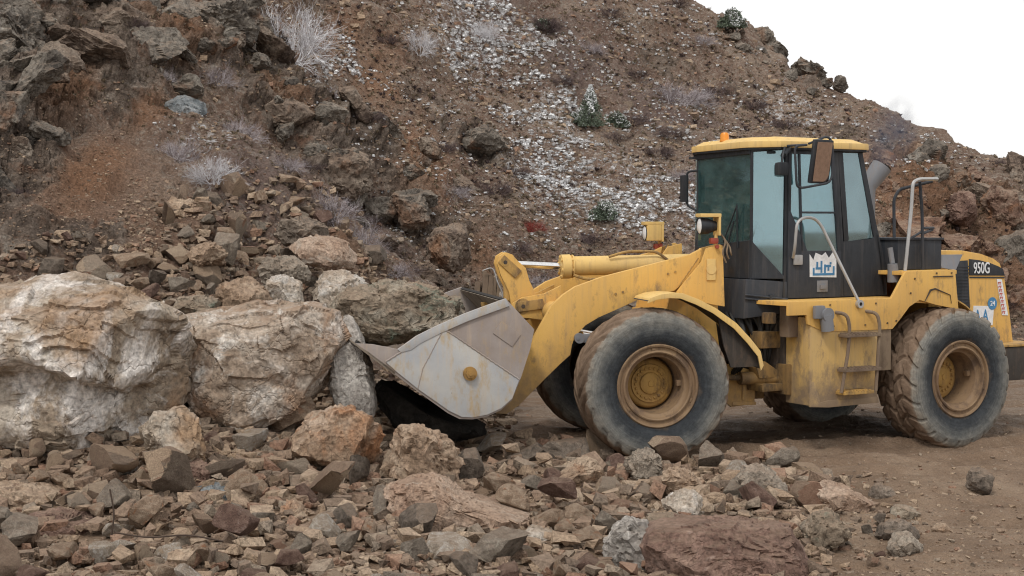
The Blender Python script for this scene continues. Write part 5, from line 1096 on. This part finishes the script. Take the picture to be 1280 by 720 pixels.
def shrub_segs(seed, n0=14, spread=.9, th=.012, levels=3, kids=4):
    r = np.random.RandomState(seed); segs = []
    def grow(p, d, L, lv, t):
        q = p
        for j in range(2):
            d2 = d+r.normal(size=3)*.22; d2 /= np.linalg.norm(d2); e = q+d2*L/2; segs.append((q, e, t, t*.75)); q = e; d = d2; t *= .75
        if lv:
            for k in range(kids):
                dd = d+r.normal(size=3)*.62+np.array([0,0,.18]); dd /= np.linalg.norm(dd); grow(p+(q-p)*r.uniform(.35, 1), dd, L*r.uniform(.5, .8), lv-1, t*.8)
    for k in range(n0):
        a = r.uniform(0, 6.28); d = np.array([math.cos(a)*spread*r.rand(), math.sin(a)*spread*r.rand(), r.uniform(.35, 1)]); d /= np.linalg.norm(d)
        grow(np.array([math.cos(a)*.06, math.sin(a)*.06, -.03]), d, r.uniform(.20, .36), levels-1, th)
    return segs
SH = {}
for k, m in (('frost', 'frost'), ('bare', 'bare'), ('halffrost', 'halffrost'), ('redtwig', 'redtwig')):
    for j in range(2):
        V, F = strands(shrub_segs(40+j*5+len(SH)*3, 26, 1.5, .0065, 3, 7)); SH[k, j] = np_mesh('shrub', V, F, MAT[m], smooth=False)
def at_px(px, py):
    X, Y, Z = hit(px, py, Zb)
    if np.isnan(Y[0]): return None
    a, b, c_ = surf(X, Y); return float(a[0]), float(b[0]), float(c_[0])
def shrub(px, py, wpx, kind, label, cat='shrub', flat=1., group=None, j=0):
    p = at_px(px, py)
    if not p: return
    o = bpy.data.objects.new('shrub', SH[kind, j % 2]); C.objects.link(o); o.location = (p[0], p[1]-.05, p[2]-.03)
    k = wpx/FPX*p[1]/.82; o.scale = (k, k, k*flat); o.rotation_euler = (0, 0, rs.uniform(0, 6.28)); tag(o, label, cat, group)
for a in [(366,80,112,'frost','big frost-white shrub high on the slope left of centre',1.1),(300,0,40,'frost','small frosted shrub at the very top edge, left',1.),
          (262,122,50,'halffrost','purple shrub with frosted top above the dark blue-grey crag',1.),(520,76,44,'frost','upright frosted shrub on the slope left of the snowy grass streak',1.2),(608,52,40,'frost','pale grey frosted shrub inside the snowy grass streak',1.1),
          (224,206,60,'halffrost','frosted shrub at the edge of the bare bank, upper one of two',1.),(268,232,64,'frost','frosted shrub at the edge of the bare bank, just above the rubble fan',.9),(300,186,56,'halffrost','half frosted shrub right of the dark blue-grey crag',.9),
          (410,282,66,'halffrost','pinkish frosted shrub in the gully right of the rubble fan',1.),(448,312,64,'halffrost','frosted purple shrub in the gully behind the greenish boulder',1.),(664,304,36,'redtwig','small red-leaved bush on the slope above the lift arm',.8),(200,120,30,'halffrost','thin frosted bush on the reddish crag',1.)]:
    shrub(a[0], a[1], a[2], a[3], a[4], 'shrub', a[5], j=a[0])
bares = [(850,128,80),(790,158,50),(836,186,50),(944,130,40),(870,120,60),(980,168,46),(690,30,50),(686,24,40),(742,60,40),(550,200,40),(480,60,36),(640,230,40),(560,260,44),(612,258,54),(460,270,50),(520,330,46),(490,350,50),(640,330,40),(820,210,50),(770,180,40),(850,240,40),(900,110,44),(700,110,40),(760,30,40),(410,120,40),(440,180,40),(390,210,44),(330,190,44),(350,236,50),(150,70,40),(60,110,36),(20,250,50),(880,60,36),(800,90,34),(560,380,40),(740,320,44),(670,360,40),(1240,215,28),(840,20,36),(1265,380,34),(1250,410,30),(1200,230,24)]
for i, (x, y, wd) in enumerate(bares):
    shrub(x, y, wd*1.0, 'bare' if i % 4 else 'halffrost', 'low leafless purple-brown bush on the stony hillside' if i % 4 else 'low leafless bush with a little frost on the stony hillside', 'bush', .62, 'bare bushes on the hillside', i)
def clumps(seed, shape, n, leaf):
    r = np.random.RandomState(seed); P = shape(r, n); d = r.normal(size=(n, 3)); d /= np.linalg.norm(d, axis=1)[:, None]
    u = np.cross(d, r.normal(size=(n, 3))); u /= np.linalg.norm(u, axis=1)[:, None]; s = leaf*r.uniform(.6, 1.3, n)[:, None]
    V = np.stack([P-u*s*.35, P+d*s, P+u*s*.35, P-d*s*.5+u*0], 1).reshape(-1, 3); F = (np.arange(n)*4)[:, None]+np.array([0,1,2,3]); return V, F, P
def evergreen(px, py, wpx, hpx, label, cat, name, shape, n=2600, leaf=.055, snow_f=.35, trunk=None):
    p = at_px(px, py); 
    if not p: return
    e = thing(name, label, cat, (p[0], p[1], p[2]-.02)); kx, kz = wpx/FPX*p[1], hpx/FPX*p[1]
    def sh(r, n):
        q = shape(r, n); return q*[kx, kx, kz]
    V, F, P = clumps(int(px), sh, n, leaf); me = np_mesh('crown', V, F, MAT['needle'], smooth=False); o = bpy.data.objects.new('crown', me); C.objects.link(o); o.parent = e
    V, F, P = clumps(int(px), sh, n, leaf*1.0); keep = (np.random.RandomState(3).rand(n) < snow_f) & (fbm(P, 4/kz, 2, 5) + (P[:, 2]/kz-.5)*.5 > -.25)
    V = V.reshape(n, 4, 3)[keep]+[0, -.005, .022]; F = (np.arange(len(V))*4)[:, None]+np.array([0,1,2,3]); me = np_mesh('snow_cap', V.reshape(-1, 3), F, MAT['snow'], smooth=False); o = bpy.data.objects.new('snow_cap', me); C.objects.link(o); o.parent = e
    tk = trunk or (0, .25); segs = [((0,0,-.1), (.02,0,kz*.3), .035*kz+.01, .03*kz+.008), ((.02,0,kz*.3), (0,.02,kz*.8), .03*kz+.008, .01)]
    r = np.random.RandomState(int(px))
    for k in range(12): a = r.uniform(0, 6.28); z = r.uniform(.25, .7)*kz; segs.append(((0,0,z), (math.cos(a)*kx*.3, math.sin(a)*kx*.3, z+.12*kz), .014, .006))
    V, F = strands([(np.array(a), np.array(b), c_, d) for a, b, c_, d in segs]); me = np_mesh('trunk', V, F, MAT['bark'], smooth=False); o = bpy.data.objects.new('trunk', me); C.objects.link(o); o.parent = e
def cone(r, n):
    z = r.rand(n)**1.3; lay = np.floor(z*6)/6; a = r.uniform(0, 6.28, n); R = (1-z)*.5*(.75+.35*np.sin(a*5+lay*9))*np.sqrt(r.uniform(.15, 1, n))+.03; return np.c_[R*np.cos(a), R*np.sin(a), z*.97+.03]
def dome(lo):
    def f(r, n):
        d = r.normal(size=(n, 3)); d /= np.linalg.norm(d, axis=1)[:, None]; d[:, 2] = np.abs(d[:, 2])
        R = (.36+.14*fbm(d, 2.2, 3, 8))*r.uniform(.55, 1, n)**.5
        return np.c_[d[:, 0]*R*1.05, d[:, 1]*R*1.05, lo+(1-lo)*d[:, 2]*R*1.9]
    return f
evergreen(738, 160, 46, 52, 'small snow-dusted conifer standing on the middle of the hillside', 'conifer', 'conifer', cone, 5200, .032, .8)
evergreen(772, 158, 40, 24, 'low spreading juniper right beside the small snow-dusted conifer', 'juniper', 'juniper', dome(0), 2600, .032, .6)
evergreen(718, 152, 24, 16, 'tiny snowy juniper left of the small conifer', 'juniper', 'juniper', dome(0), 1600, .03, .8)
evergreen(754, 288, 46, 30, 'round grey-green juniper with snow above the tilt cylinder', 'juniper', 'juniper', dome(0), 2800, .03, .6)
evergreen(914, 50, 42, 40, 'little round tree with snowy crown alone on the ridge', 'tree', 'ridge_tree', dome(.30), 3200, .05, .6)
evergreen(684, 26, 30, 16, 'dark low juniper near the top edge right of the snowy streak', 'juniper', 'juniper', dome(0), 900, .04, .05)
# tufts
def tuft(seed, n=34):
    r = np.random.RandomState(seed); V = []; F = []
    for k in range(n):
        a = r.uniform(0, 6.28); ln = r.uniform(.5, 1.1); sp = r.uniform(.1, .75); b = np.array([math.cos(a), math.sin(a), 0]); t = np.array([-b[1], b[0], 0])*.055
        p0 = b*.12*r.rand(); p1 = p0+b*sp*.55*ln+np.array([0,0,.5*ln]); p2 = p0+b*sp*1.15*ln+np.array([0,0,.62*ln-.25*sp]); i = len(V); V += [p0-t, p0+t, p1-t, p1+t, p2]; F += [(i, i+1, i+3), (i, i+3, i+2), (i+2, i+3, i+4)]
    return np.array(V), np.array(F)
tufts = [tuft(70+i) for i in range(8)]
def lump(seed):
    V, F = ico(2); return V*(.75+.5*fbm(V, 1.6, 2, seed)[:, None])*[.7, .7, .38]+[0, 0, .25], F
caps = [lump(80+i) for i in range(8)]
streak = [(520,-5),(640,-5),(690,70),(730,140),(770,210),(700,235),(640,180),(600,130),(560,90),(560,50)]
L = [seen(streak, 6500, 4, 15, 2), seen([(640,205),(760,250),(860,235),(885,300),(800,315),(700,262),(640,240)], 4200, 4, 13, 1.6), seen([(385,30),(445,50),(455,110),(405,100)], 700, 4, 12, 1.4),
     seen([(300,-5),(860,0),(1270,225),(900,300),(560,340),(400,240)], 8500, 3, 11, 2.2), seen([(1120,140),(1150,150),(1215,200),(1180,200)], 500, 6, 13, 1.5), seen([(860,205),(915,185),(915,240),(870,250)], 160, 4, 10), seen([(180,150),(320,170),(330,240),(200,220)], 120, 4, 9), seen([(560,0),(860,20),(860,210),(740,150)], 900, 4, 9, 2)]
X, Y, Z, s = cat_(*L); dens = 2.1*fbm(np.c_[X, Y, Z], 1.3, 4, 15) + 1.1*(rs.rand(len(X))-.5) > -.28; X, Y, Z, s = X[dens], Y[dens], Z[dens], s[dens]
scatter('snowy_grass', 'snow-dusted grass tufts in a pale streak across the hillside', 'grass', X, Y, Z, s*1.4, MAT['snowgrass'], 0, tufts, True)
k = rs.rand(len(X)) < .6; scatter('snow_patches', 'small caps of snow lying on the hillside tufts', 'snow', X[k], Y[k], Z[k], s[k]*.92, MAT['snow'], .1, caps, True)
X, Y, Z, s = seen([(-60,-5),(860,-5),(1300,230),(1300,440),(560,420),(430,300),(300,230),(200,180),(-60,120)], 11000, 4, 13, 2)
scatter('dry_grass', 'dry brown grass tufts and low herbs dotted over the hillside', 'grass', X, Y, Z, s*1.2, MAT['drygrass'], 0, tufts, True)
X, Y, Z, s = seen([(300,-5),(860,-5),(1300,230),(1250,380),(560,420),(430,300),(300,230)], 4200, 6, 18, 2.2)
kk = fbm(np.c_[X, Y, Z], .6, 3, 33) > .0
scatter('heath', 'dark purple-brown low scrub covering parts of the hillside', 'scrub', X[kk], Y[kk], Z[kk], s[kk]*1.0, MAT['bare'], 0, tufts, True)

# splintered post behind the bucket, with a loop of wire
p = pxy(607, 388, 18.2); bm = bmesh.new()
rr = random.Random(2)
for k in range(16):
    x = (k % 8)*.036-.13; y = (k//8)*.07-.03; h_ = .36+.16*rr.random()-(.16 if k % 8 < 2 else 0)
    box(bm, x-.02, x+.019, y-.04, y+.04, -.5, h_, .008, Matrix.Rotation(rr.uniform(-.03, .03), 4, 'Y'))
stump = finish('wooden_post', bm, MAT['step'], 30); stump.location = p; stump.rotation_euler = (0, .08, .2); tag(stump, 'weathered splintered grey-brown post stub behind the top of the bucket', 'post')
bm = bmesh.new(); tube(bm, curve([(-.10,-.12,.50),(.03,-.12,.56),(.10,-.13,.36),(.19,-.12,.22),(.16,-.12,.02),(.20,-.12,-.2)], .08), .008, 6); o = finish('wire', bm, MAT['bright_steel']); o.parent = stump
# dead twig on the rubble
a = at_px(140, 690); bm = bmesh.new(); tube(bm, curve([(0,0,.12),(.02,.0,.28),(-.01,0,.45)], .05), .006, 6); tube(bm, curve([(.02,0,.14),(.25,0,.10),(.55,-.02,.13),(.8,-.02,.08)], .1), .007, 6)
o = finish('twig', bm, MAT['bark']); o.location = a; tag(o, 'thin dead twig lying on the rubble at the lower left', 'twig')
# faint diesel smoke at the exhaust mouth
m = bpy.data.materials.new('diesel_smoke'); m.use_nodes = True; nt = m.node_tree; nt.nodes.clear(); pv = N(nt, 'ShaderNodeVolumePrincipled'); pv.inputs['Color'].default_value = (.22,.23,.30,1)
tc_ = N(nt, 'ShaderNodeTexCoord').outputs['Object']; ln_ = N(nt, 'ShaderNodeVectorMath', operation='LENGTH'); nt.links.new(tc_, ln_.inputs[0])
fall = N(nt, 'ShaderNodeMapRange'); fall.inputs[1].default_value = .15; fall.inputs[2].default_value = 1.; fall.inputs[3].default_value = 1.; fall.inputs[4].default_value = 0.; nt.links.new(ln_.outputs['Value'], fall.inputs[0])
nt.links.new(math_(nt, 'MULTIPLY', math_(nt, 'MULTIPLY', fall.outputs[0], ramp(nt, noise(nt, tc_, 2.2, 4, .6), [(.4, g(0)), (.7, g(1))])), 6.5), pv.inputs['Density'])
oo = N(nt, 'ShaderNodeOutputMaterial'); nt.links.new(pv.outputs[0], oo.inputs['Volume'])
V, F = ico(3); me = np_mesh('exhaust_smoke', V, F, m); o = bpy.data.objects.new('exhaust_smoke', me); C.objects.link(o)
q = MR @ Vector((1.95, .05, 3.52)); o.location = q; o.scale = (.34, .32, .55); o.rotation_euler = (0, .35, 0); tag(o, 'faint bluish smoke drifting from the exhaust stack', 'smoke', None, 'stuff')
